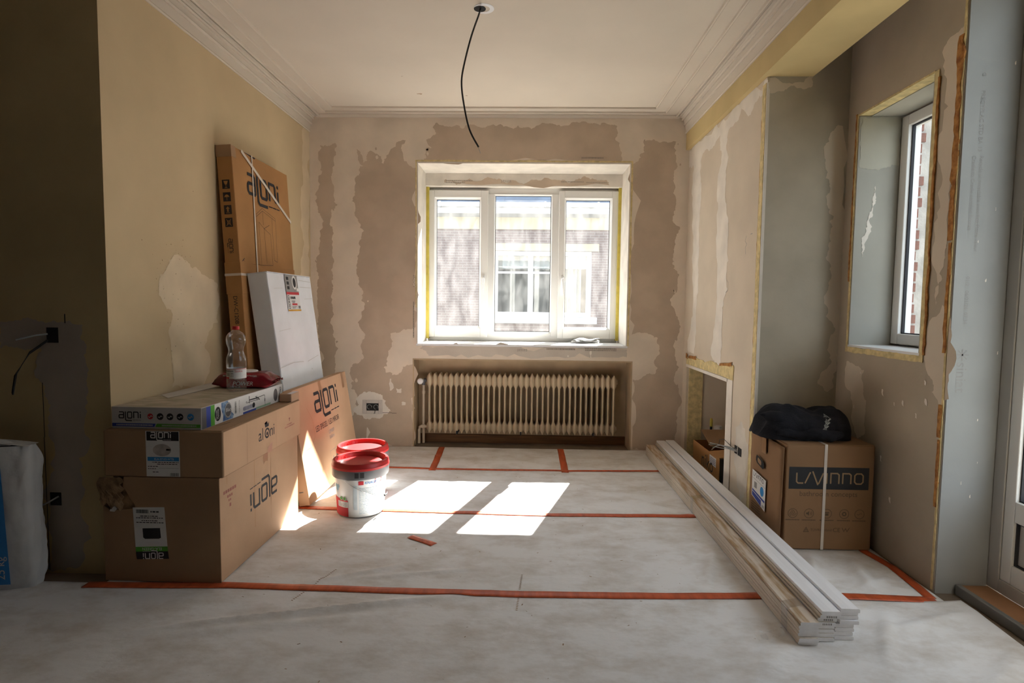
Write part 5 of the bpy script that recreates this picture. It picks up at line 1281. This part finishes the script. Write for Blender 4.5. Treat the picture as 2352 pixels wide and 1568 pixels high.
FW = ((0, -LY / 2 - 0.0045, 0), (1, 0, 0), (0, 0, 1), (0, -1, 0))
raw('lettering', on(merge(xf(text_mb('POWER', 0.030, shear=0.25), 1, -0.045, 0.018), xf(text_mb('SCRUB', 0.013), 1, -0.045, 0.006)), FW), M_PAPER, t)
FW2 = ((0, -LY / 2 - 0.003, 0.0), (1, 0, 0), (0, 0.1, 1), (0, -1, 0))
raw('lettering', on(merge(xf(text_mb('BIGGER. WETTER. STRONGER', 0.013), 1, -0.095, 0.062), xf(text_mb('PRO-MAX XL', 0.009), 1, -0.035, 0.047)), FW2, 0.002), M_PAPER, t)

# ------------------------------------------------------------------ paint buckets
def bucket(label, loc, rotz):
    t = thing('paint_bucket', label, 'bucket', loc, (0, 0, rotz), 'white plaster buckets with red lids')
    r0, r1, hb_ = 0.132, 0.150, 0.292
    rr = lambda z: r0 + (r1 - r0) * z / hb_
    obj('body', MB().lathe([(0.0005, 0.004), (r0 - 0.008, 0.003), (r0 - 0.004, 0.0), (r0, 0.006), (rr(0.22), 0.22), (rr(0.26), 0.26)], 56, cap=False), M_BUCKET, t, smooth=True)
    obj('collar', MB().lathe([(rr(0.215), 0.218), (0.158, 0.219), (0.160, 0.224), (0.161, 0.268), (0.150, 0.270)], 56, cap=False), M_COLLAR, t, smooth=True)
    lug = MB()
    for a in (-1.42, -1.24):
        for k in range(6):
            a0 = a - 0.07 + 0.14 * k / 6; a1 = a0 + 0.14 / 6
            lug.add([((0.1615) * math.cos(q), 0.1615 * math.sin(q), z) for q, z in ((a0, 0.232), (a1, 0.232), (a1, 0.262), (a0, 0.262))], [(0, 1, 2, 3)])
    raw('collar_slot', lug, M_INK, t)
    ld = obj('lid', MB().lathe([(0.0005, 0.284), (0.112, 0.284), (0.119, 0.283), (0.124, 0.280), (0.1335, 0.280), (0.138, 0.302), (0.142, 0.307), (0.152, 0.307), (0.158, 0.301), (0.1595, 0.285), (0.163, 0.281), (0.163, 0.269), (0.158, 0.267)], 64, cap=False), M_LID, t, smooth=True)
    rb = MB()
    for k in range(32):
        a = 2 * PI * k / 32
        c, s = math.cos(a), math.sin(a); n = Vector((-s, c, 0)) * 0.0012
        p, q = Vector((0.1335 * c, 0.1335 * s, 0.281)), Vector((0.141 * c, 0.141 * s, 0.306))
        u = Vector((0, 0, 0.0)); pi_ = Vector((0.128 * c, 0.128 * s, 0.281))
        rb.add([pi_ - n, pi_ + n, q + n, q - n], [(0, 1, 2, 3)])
    raw('lid_rib', rb, M_LID, ld)['kind'] = 'stuff'
    # wire handle hanging down the front
    pts = []
    for k in range(25):
        s = k / 24; a = -2.02 + s * 2.15
        rad_ = rr(0.2) + 0.006
        z = 0.219 - 0.125 * math.sin(min(1, s * 1.02) * PI / 2) ** 1.1 if s < 0.99 else 0.1
        pts.append((rad_ * math.cos(a), rad_ * math.sin(a), z))
    obj('wire_handle', MB().tube(pts, 0.0018, 6), M_WIRE, t, smooth=True)
    obj('handle_grip', MB().tube([pts[20], pts[22]], 0.006, 8), M_CABLE, t)
    def wr(mb2, a0, off=0.0008):
        o = MB(); o.add([((rr(y) + off) * math.cos(a0 + x / 0.142), (rr(y) + off) * math.sin(a0 + x / 0.142), y) for x, y, z in mb2.v], mb2.f); return o
    def g(u0, u1, v0, v1, n=14):
        return MB().grid(n, 3, lambda u, v: (u0 + (u1 - u0) * u, v0 + (v1 - v0) * v, 0))
    A = -PI / 2
    raw('print_field', wr(MB().grid(16, 4, lambda u, v: (-0.20 + 0.165 * u, 0.002 + v * (0.095 + 0.012 * (1 - u)), 0)), A), M_RED, t)
    raw('print_panel', wr(g(-0.115, -0.035, 0.055, 0.088), A, 0.0012), M_BUCKET, t)
    raw('small_print', wr(merge(*[dashes(-0.108, -0.078, 0.060 + 0.0045 * k, 0.0022, k) for k in range(6)], *[dashes(-0.073, -0.042, 0.060 + 0.0045 * k, 0.0022, k + 9) for k in range(6)]), A, 0.0018), M_GREYINK, t)
    for u_ in (-0.082, -0.056):
        raw('eco_badge', wr(xf(disc(0.012, 20), 1, u_, 0.106), A, 0.0014), M_GREEN, t)
        raw('eco_badge_ring', wr(xf(disc(0.0105, 20, 0.0085), 1, u_, 0.106), A, 0.0018), M_PAPER, t)
    raw('print_square', wr(g(0.028, 0.056, 0.188, 0.210, 4), A), M_RED, t)
    raw('brand_lettering', wr(xf(text_mb('KNAUF', 0.021, shear=0.25), 1, 0.060, 0.191), A), M_BLUEINK, t)
    raw('print_frame', wr(xf(stroke([(0, 0), (0.045, 0), (0.049, 0.020), (0.004, 0.020)], 0.0025, True), 1, 0.118, 0.192), A), M_RED, t)
    raw('small_print', wr(merge(*[dashes(0.03, 0.15, 0.022 + 0.0085 * k, 0.0028, k, 0.006, 0.02) for k in range(18)]), A), mat('pale_blue_print', (0.42, 0.52, 0.58), 0.7, 0.1, 20), t)
    raw('print_strip', wr(g(-0.002, 0.020, 0.045, 0.185, 4), A), mat('very_pale_blue_print', (0.55, 0.62, 0.66), 0.7, 0.1, 20), t)
    raw('leaf_print', wr(merge(xf(disc(0.018, 16), 1, -0.118, 0.160, 0, 0.9), xf(disc(0.011, 12), 1, -0.132, 0.172), xf(disc(0.011, 12), 1, -0.104, 0.172), rc(-0.121, -0.115, 0.132, 0.15)), A), mat('blue_leaf_print', (0.28, 0.47, 0.58), 0.7, 0.1, 20), t)
    return t
bucket('front white bucket with red lid and wire handle in the sun', (-0.945, 3.185, 0.0022), 0.0)
bucket('rear white bucket with a sunlit red lid behind the other', (-1.028, 3.512, -0.002), 2.2)

# ------------------------------------------------------------------ printed carton at the right with strap and jacket
w, d, h = 0.430, 0.420, 0.528
t = thing('cardboard_box', 'strapped brown bathroom carton standing in the alcove at right', 'box', (1.303, 2.768, 0.0))
F = face_frames(w, d, h)
obj('body', MB().box(0, w, 0, d, 0, h), M_CARDLAV, t, bevel=0.006)
obj('flap', MB().box(0.004, w - 0.004, 0.004, d / 2 - 0.0012, h, h + 0.003), M_CARDLAV, t)
obj('flap', MB().box(0.004, w - 0.004, d / 2 + 0.0012, d - 0.004, h, h + 0.003), M_CARDLAV, t)
# loose side panel standing slightly proud at the left
o = obj('side_flap', MB().grid(10, 14, lambda u, v: (-0.004 - 0.012 * math.sin(u * PI * 0.5) * (1 - 0.5 * v) - 0.003 * noise.noise((u * 6, v * 9, 1)), d - 0.006 - (d - 0.012) * u, 0.004 + (h - 0.008 - 0.012 * u) * v)), M_CARDLAV, t, smooth=True)
md = o.modifiers.new('thick', 'SOLIDIFY'); md.thickness = 0.004; md.offset = 1
FL = ((-0.0235, d, 0), (0, -1, 0), (0, 0, 1), (-1, 0, 0))
raw('print_field', on(rc(0.014, 0.405, 0.307, 0.418), F['front'], 0.0006), M_INKBLUE, t)
M_CARDPRINT = mat('cardboard_ink_gap', (0.36, 0.235, 0.13), 0.8, 0.1, 6)
raw('brand_lettering', on(xf(lavinno(0.053), 1, 0.052, 0.336), F['front'], 0.0010), M_CARDPRINT, t)
M_FADEINK = mat('faded_dark_print', (0.13, 0.085, 0.05), 0.8, 0.1, 8)
raw('lettering', on(xf(text_mb('bathroom concepts', 0.036), 1, 0.068, 0.272), F['front'], 0.0008), M_FADEINK, t)
def ring(cx_, cz_, inner):
    r_ = raw('feature_icon', on(merge(xf(disc(0.024, 28, 0.0215), 1, cx_, cz_), inner), F['front'], 0.0008), M_FADEINK, t)
sp = []
for ph in (0, PI * 2 / 3, PI * 4 / 3):
    sp.append(stroke([(0.016 * s * math.cos(ph + s * 4), 0.016 * s * math.sin(ph + s * 4)) for s in [0.15 + j * 0.1 for j in range(10)]], 0.0022))
ring(0.040, 0.184, xf(merge(*sp), 1, 0.040, 0.184))
ring(0.120, 0.184, merge(MB().add([(0.106, 0.180, 0), (0.112, 0.180, 0), (0.120, 0.172, 0), (0.120, 0.196, 0), (0.112, 0.188, 0), (0.106, 0.188, 0)], [tuple(range(6))]), stroke([(0.126, 0.177), (0.129, 0.184), (0.126, 0.191)], 0.002), stroke([(0.131, 0.174), (0.135, 0.184), (0.131, 0.194)], 0.002)))
ring(0.208, 0.184, merge(rc(0.197, 0.219, 0.187, 0.192), rc(0.200, 0.216, 0.174, 0.185)))
ring(0.293, 0.184, merge(xf(disc(0.012, 6, 0.006), 1, 0.293, 0.184)))
ring(0.368, 0.184, merge(stroke([(0.355, 0.184), (0.362, 0.180), (0.374, 0.188), (0.381, 0.184)], 0.002)))
raw('small_print', on(merge(*[dashes(c - 0.034, c + 0.034, 0.148, 0.005, k, 0.004, 0.008, 0.0016) for k, c in enumerate((0.040, 0.120, 0.208, 0.293, 0.368))]), F['front'], 0.0008), M_FADEINK, t)
raw('lettering', on(merge(stroke([(0.097, 0.091), (0.121, 0.091), (0.109, 0.113)], 0.003, True), stroke([(0.104, 0.094), (0.109, 0.103), (0.114, 0.094)], 0.002), xf(text_mb('TÜVRheinland', 0.018), 1, 0.130, 0.095), xf(text_mb('CE', 0.030, sx=1.05), 1, 0.240, 0.092), stroke([(0.286, 0.114), (0.295, 0.095), (0.303, 0.110), (0.311, 0.095), (0.322, 0.114)], 0.003)), F['front'], 0.0008), M_FADEINK, t)
st = MB()
st.box(0.183, 0.197, -0.0022, -0.0012, 0.0, h + 0.003); st.box(0.183, 0.197, -0.0022, d, h + 0.0032, h + 0.0042); st.box(0.183, 0.197, d + 0.0005, d + 0.0015, 0, h + 0.004)
obj('strap', st, M_STRAP, t)
lb = obj('label', plate([(0.075, 0.306), (0.250, 0.291), (0.248, 0.123), (0.075, 0.160)], FL, 0.0006), M_PAPER, t)
raw('label_print', on(xf(lavinno(0.021, 0.16), 1, 0.092, 0.276, -0.08), FL, 0.0010), M_INK, lb)
raw('label_print', on(MB().add([(0.082, 0.200, 0), (0.243, 0.178, 0), (0.242, 0.166, 0), (0.082, 0.190, 0)], [(0, 1, 2, 3)]).add([(0.082, 0.186, 0), (0.200, 0.168, 0), (0.200, 0.135, 0), (0.082, 0.164, 0)], [(0, 1, 2, 3)]), FL, 0.0010), M_NAVY, lb)
raw('label_picture', on(merge(xf(disc(0.026, 20), 1, 0.206, 0.218, 0, 0.9)), FL, 0.0010), M_BLUEINK, lb)
raw('label_picture', on(merge(rc(0.105, 0.140, 0.212, 0.245), barcode(0.210, 0.240, 0.135, 0.150, 3), stroke([(0.08, 0.262), (0.246, 0.248)], 0.002)), FL, 0.0010), M_GREYINK, lb)
raw('small_print', on(merge(*[dashes(0.075, 0.19, 0.085 + 0.013 * k, 0.006, k, 0.006, 0.014) for k in range(4)]), FL, 0.0008), M_FADEINK, t)
hh = [(0.115, 0.385), (0.125, 0.400), (0.205, 0.385), (0.222, 0.372), (0.220, 0.350), (0.205, 0.340), (0.130, 0.355), (0.115, 0.368)]
raw('hand_hole', on(MB().add([(a, b, 0) for a, b in hh], [tuple(range(8))]), FL, 0.0009), M_DARKHOLE, t)
raw('hand_hole_back', on(MB().add([(0.14 + (a - 0.165) * 0.45 + 0.02, 0.372 + (b - 0.372) * 0.6, 0) for a, b in hh], [tuple(range(8))]), FL, 0.0013), M_CARD, t)
obj('tape', plate(rect(0.185, 0.235, 0.43, 0.512), FL, 0.0012), M_PKTAPE, t)

# folded jacket
t = thing('jacket', 'crumpled black jacket with grey lettering lying on the strapped carton', 'jacket', (1.470, 2.985, 0.5315))
def jk(u, v):
    x = -0.245 + 0.470 * u; a = v
    prof_ = [0.50, 0.74, 0.95, 1.0, 0.94, 0.86, 0.80, 0.92, 1.04, 0.9]
    k = u * (len(prof_) - 1); i = int(min(k, len(prof_) - 2)); f = k - i
    hh_ = 0.158 * (prof_[i] * (1 - f) + prof_[i + 1] * f)
    ang = PI * a; ce = max(0.0, 1 - abs(2 * u - 1) ** 9) ** 0.5
    y = -math.cos(ang) * 0.150 * (1 - 0.15 * abs(2 * u - 1) ** 3) * (0.25 + 0.75 * ce)
    z = hh_ * math.sin(ang) ** 0.55 * (0.02 + 0.98 * ce)
    n_ = 0.020 * noise.noise((x * 9, y * 12, 1.0)) + 0.011 * noise.noise((x * 22, y * 18 + x * 14, 4.0)) + 0.010 * math.sin(x * 30 + y * 55) * 0.6
    e = min(1, math.sin(ang) * 1.5)
    return (x + 0.010 * noise.noise((y * 15, z * 15, 2)), y + n_ * 0.8 - 0.012 * math.sin(z * 40) * e, max(0.001, z + n_ * e))
o = obj('body', MB().grid(80, 44, jk), M_CLOTH, t, smooth=True)
def slv(u, v):
    x = -0.19 + 0.33 * u; a = v * 2 * PI; r_ = 0.034 * (0.75 + 0.4 * math.sin(u * PI)) * max(0.0, 1 - abs(2 * u - 1) ** 6) ** 0.5 + 0.005 * noise.noise((u * 12, v * 5, 3))
    return (x, -0.135 + 0.02 * math.sin(u * 5) + 1.25 * r_ * math.cos(a), max(0.001, 0.034 + 0.85 * r_ * math.sin(a) + 0.006 * math.sin(u * 14)))
obj('sleeve', MB().grid(40, 18, slv), M_CLOTH, t, smooth=True)
obj('cuff', MB().grid(8, 16, lambda u, v: (-0.250 + 0.11 * u, -0.07 + 0.055 * math.cos(v * 2 * PI) * math.sin(0.01 + u * 1.5) + 0.006 * math.sin(u * 25), max(0.001, 0.090 + 0.03 * (1 - u) + (0.045 * math.sin(0.01 + u * 1.5)) * math.sin(v * 2 * PI)))), M_CLOTH, t, smooth=True)
jl = []
for k, (a, b) in enumerate(((0.0, 0.0), (0.013, 0.017), (0.026, 0.034), (0.038, 0.051))):
    jl.append(xf(merge(rc(0, 0.020, 0, 0.005), rc(0, 0.005, 0, 0.019), rc(0.008, 0.013, 0.003, 0.019), rc(0.017, 0.021, 0.006, 0.022)), 0.9, a, b, 0.55))
M_JPRINT = mat('grey_reflective_print', (0.36, 0.38, 0.36), 0.6, 0.15, 60)
jo = raw('lettering', on(merge(*jl), ((0.045, -0.152, 0.048), (1, 0.08, 0), (0, 0.28, 0.96), (0, -1, 0.3)), 0.004), M_JPRINT, t)
md = jo.modifiers.new('wrap', 'SHRINKWRAP'); md.target = o; md.wrap_method = 'PROJECT'; md.use_project_y = True; md.use_positive_direction = True; md.use_negative_direction = True; md.offset = 0.002; md.project_limit = 0.15

# ------------------------------------------------------------------ open carton inside the pier opening, with a pen and a roll
t = thing('open_cardboard_box', 'open brown carton inside the low wall opening', 'box', (1.345, 3.83, -0.003), (0, 0, 0.02))
w, d, h = 0.30, 0.56, 0.165
th = 0.004
obj('side_panel', MB().box(0, th, 0, d, 0, h), M_CARD3, t); obj('side_panel', MB().box(w - th, w, 0, d, 0, h), M_CARD3, t)
obj('end_panel', MB().box(th, w - th, 0, th, 0, h), M_INKBLUE, t); obj('end_panel', MB().box(th, w - th, d - th, d, 0, h), M_CARD3, t)
obj('bottom_panel', MB().box(th, w - th, th, d - th, 0, th), M_CARD3, t)
obj('flap', MB().prism([(0.002, h), (0.20, h + 0.020), (0.20, h + 0.024), (0.002, h + 0.004)], 'y', 0.01, 0.20), M_CARD3, t)
obj('flap', MB().prism([(0.35, h), (d + 0.01, h + 0.075), (d + 0.01, h + 0.080), (0.35, h + 0.004)], 'x', 0.06, w + 0.04), M_CARD, t)
FN = ((0, d, 0), (0, -1, 0), (0, 0, 1), (-1, 0, 0))
raw('brand_lettering', on(xf(text_mb('niko', 0.15, sx=0.95), 1, 0.20, 0.028), FN, 0.0008), M_INKBLUE, t)
lb = obj('label', plate(rect(0.37, 0.50, 0.085, 0.15), FN, 0.0006), M_PAPER, t)
raw('small_print', on(merge(*[dashes(0.38, 0.49, 0.095 + 0.012 * k, 0.005, k) for k in range(4)]), FN, 0.001), M_NAVY, lb)
t = thing('marker_pen', 'yellow-capped black marker standing behind the open carton', 'pen', (1.505, 4.50, -0.003))
obj('barrel', MB().lathe([(0.009, 0), (0.0095, 0.25)], 14), M_INK, t, smooth=True)
obj('cap', MB().lathe([(0.0105, 0.25), (0.0115, 0.252), (0.0115, 0.295), (0.008, 0.315)], 14), M_YTAPE, t, smooth=True)
t = thing('paper_roll', 'small white roll standing behind the open carton', 'roll', (1.56, 4.50, -0.003))
obj('roll', MB().lathe([(0.012, 0.0), (0.030, 0.0), (0.030, 0.255), (0.012, 0.258)], 20), M_PAPER, t, smooth=True)

# ------------------------------------------------------------------ bundle of skirting boards
def board_mesh(w, th, L):
    return MB().prism([(0, 0.004), (0.004, 0), (w - 0.001, 0), (w, 0.002), (w, th - 0.004), (w - 0.004, th), (0.003, th), (0, th - 0.003)], 'y', 0, L)
BT = 0.0150
cols = [(0.992, 0.0695, 6, 1.960, 'left'), (1.0665, 0.0695, 8, 1.985, 'middle'), (1.1405, 0.0695, 8, 2.000, 'right')]
names = ['lowest', 'second', 'third', 'fourth', 'fifth', 'sixth', 'seventh', 'topmost']
rnd = random.Random(12)
bcache = {}
for x, w, n, y0, cn in cols:
    for k in range(n):
        top = k == n - 1
        nmk = names[k] if not (top and n == 6) else 'topmost'
        dx = rnd.uniform(-0.0018, 0.0018); dy = rnd.uniform(-0.007, 0.007); sh_ = 0.0
        if cn == 'middle' and k >= 5: sh_ = 0.004 + 0.004 * (k - 5)
        if cn == 'right' and k >= 4: sh_ = 0.016
        if cn == 'middle' and top: sh_ = 0.010; dy = -0.01
        if top and cn == 'left': m_ = M_DUSTY
        elif top or (cn == 'right' and k > 5): m_ = M_BOARD
        else: m_ = M_BOARD2 if (cn != 'right') else M_BOARD
        key = m_.name
        if key not in bcache:
            me = mesh_of(board_mesh(w, BT - 0.0010, 2.555), 'skirting_board'); me.materials.append(m_); me.materials.append(M_BOARD); bcache[key] = me
            for p in me.polygons:
                if abs(p.normal.y) > 0.9: p.material_index = 1
        o = bpy.data.objects.new('skirting_board', bcache[key]); COL.objects.link(o)
        o.location = (x + dx + sh_, y0 + dy, -0.0025 + k * BT); o.rotation_euler = (0, 0, rnd.uniform(-0.0008, 0.0008))
        tag(o, '%s white skirting board in the %s stack of the floor bundle' % (nmk, cn), 'board', 'white skirting boards bundled on the floor')
        if cn == 'middle' and 4 <= k <= 6:
            raw('end_stamp', on(dashes(0.022, 0.06, 0.003, 0.007, k, 0.003, 0.005, 0.0025), ((0, 0, 0), (1, 0, 0), (0, 0, 1), (0, -1, 0)), 0.0006), M_GREYINK, o)
def band(label, y, wd):
    t = thing('plastic_wrap', label, 'plastic wrap', (0, y, 0))
    z0 = 0.0
    zt = -0.0025 + 6 * BT + 0.0005
    o = obj('film', MB().add([(0.9885, 0, 0.0), (0.9885, wd, 0.004), (0.9885, 0.004, zt), (0.9885, wd + 0.006, zt), (1.062, 0.03, zt + 0.001), (1.062, wd + 0.03, zt + 0.001)], [(0, 1, 3, 2), (2, 3, 5, 4)]), M_CLEAR, t)
    md = o.modifiers.new('thick', 'SOLIDIFY'); md.thickness = 0.0006; md.offset = 1
band('clear plastic wrap around the near end of the boards', 2.04, 0.05)
band('clear plastic wrap around the middle of the boards', 3.22, 0.05)
t = thing('plastic_scrap', 'crumpled clear plastic scrap on the floor beside the board ends', 'plastic scrap', (0.915, 1.99, 0.002))
o = obj('film', MB().grid(10, 6, lambda u, v: ((u - 0.5) * 0.12, (v - 0.5) * 0.05 + 0.03 * u, 0.004 + 0.012 * abs(noise.noise((u * 7, v * 6, 2))))), M_CLEAR, t, smooth=True)

# ------------------------------------------------------------------ plaster sack at the left edge
t = thing('plaster_sack', 'upright white and blue plaster sack cut by the left edge', 'sack', (-2.255, 2.235, -0.003), (0, 0, 0.17))
SW, SD, SH = 0.43, 0.12, 0.60
def sk(u, v):
    a = u * 2 * PI; z = v * SH
    e = abs(2 * v - 1)
    wx = SW / 2 * (1 - 0.10 * max(0, v - 0.86) / 0.14 - 0.03 * max(0, 0.06 - v) / 0.06); dy = SD / 2 * (1 - 0.35 * e ** 6)
    cx_ = math.copysign(abs(math.cos(a)) ** 0.28, math.cos(a)); sy_ = math.copysign(abs(math.sin(a)) ** 0.5, math.sin(a))
    n_ = 0.008 * noise.noise((cx_ * 3, sy_ * 2 + 5, z * 9)) + 0.004 * noise.noise((cx_ * 9, sy_ * 5, z * 25))
    return (cx_ * (wx + n_ + 0.006 * math.sin(z * 13)), sy_ * dy * (1 + 0.12 * math.cos(cx_ * 1.4)) + n_, z)
obj('sack_body', MB().grid(72, 40, sk).grid(10, 6, lambda u, v: (-0.95 * SW / 2 + 0.95 * SW * u, (v - 0.5) * SD * 0.6, SH - 0.002 + 0.02 * math.sin(u * PI))), M_BAG, t, smooth=True)
obj('folded_top', MB().grid(20, 8, lambda u, v: (-0.20 + 0.34 * u, -0.035 + 0.055 * v, SH + 0.004 + 0.032 * math.sin(v * PI) * (1 - u ** 6) + 0.006 * noise.noise((u * 9, v * 7, 0)))), M_BAG, t, smooth=True)
def bagmap(u0, u1, v0, v1, n=10, sk_=0.0):
    def fn(u, v):
        x = u0 + (u1 - u0) * u + sk_ * v; z = v0 + (v1 - v0) * v
        n_ = 0.004
        return (x, -SD / 2 * 1.12 - 0.0065, z)
    return MB().grid(n, n, fn)
raw('blue_print', bagmap(0.085, 0.145, 0.035, 0.52, sk_=-0.018), M_BAGBLUE, t)
raw('blue_print', bagmap(-0.18, 0.088, 0.035, 0.085), M_NAVY, t)
fb = ((0, -SD / 2 * 1.12 - 0.0065, 0), (1, 0, 0), (0, 0, 1), (0, -1, 0))
raw('lettering', on(xf(text_mb('25 kg', 0.045), 1, 0.126, 0.055, PI / 2), fb, 0.001), M_BAG, t)
raw('small_print', on(merge(*[xf(dashes(0, 0.10, 0, 0.003, k + 20 * j, 0.02, 0.05), 1, -0.03 + 0.009 * k, 0.13 + 0.13 * j, PI / 2) for k in range(9) for j in range(3)]), fb, 0.001), M_GREYINK, t)
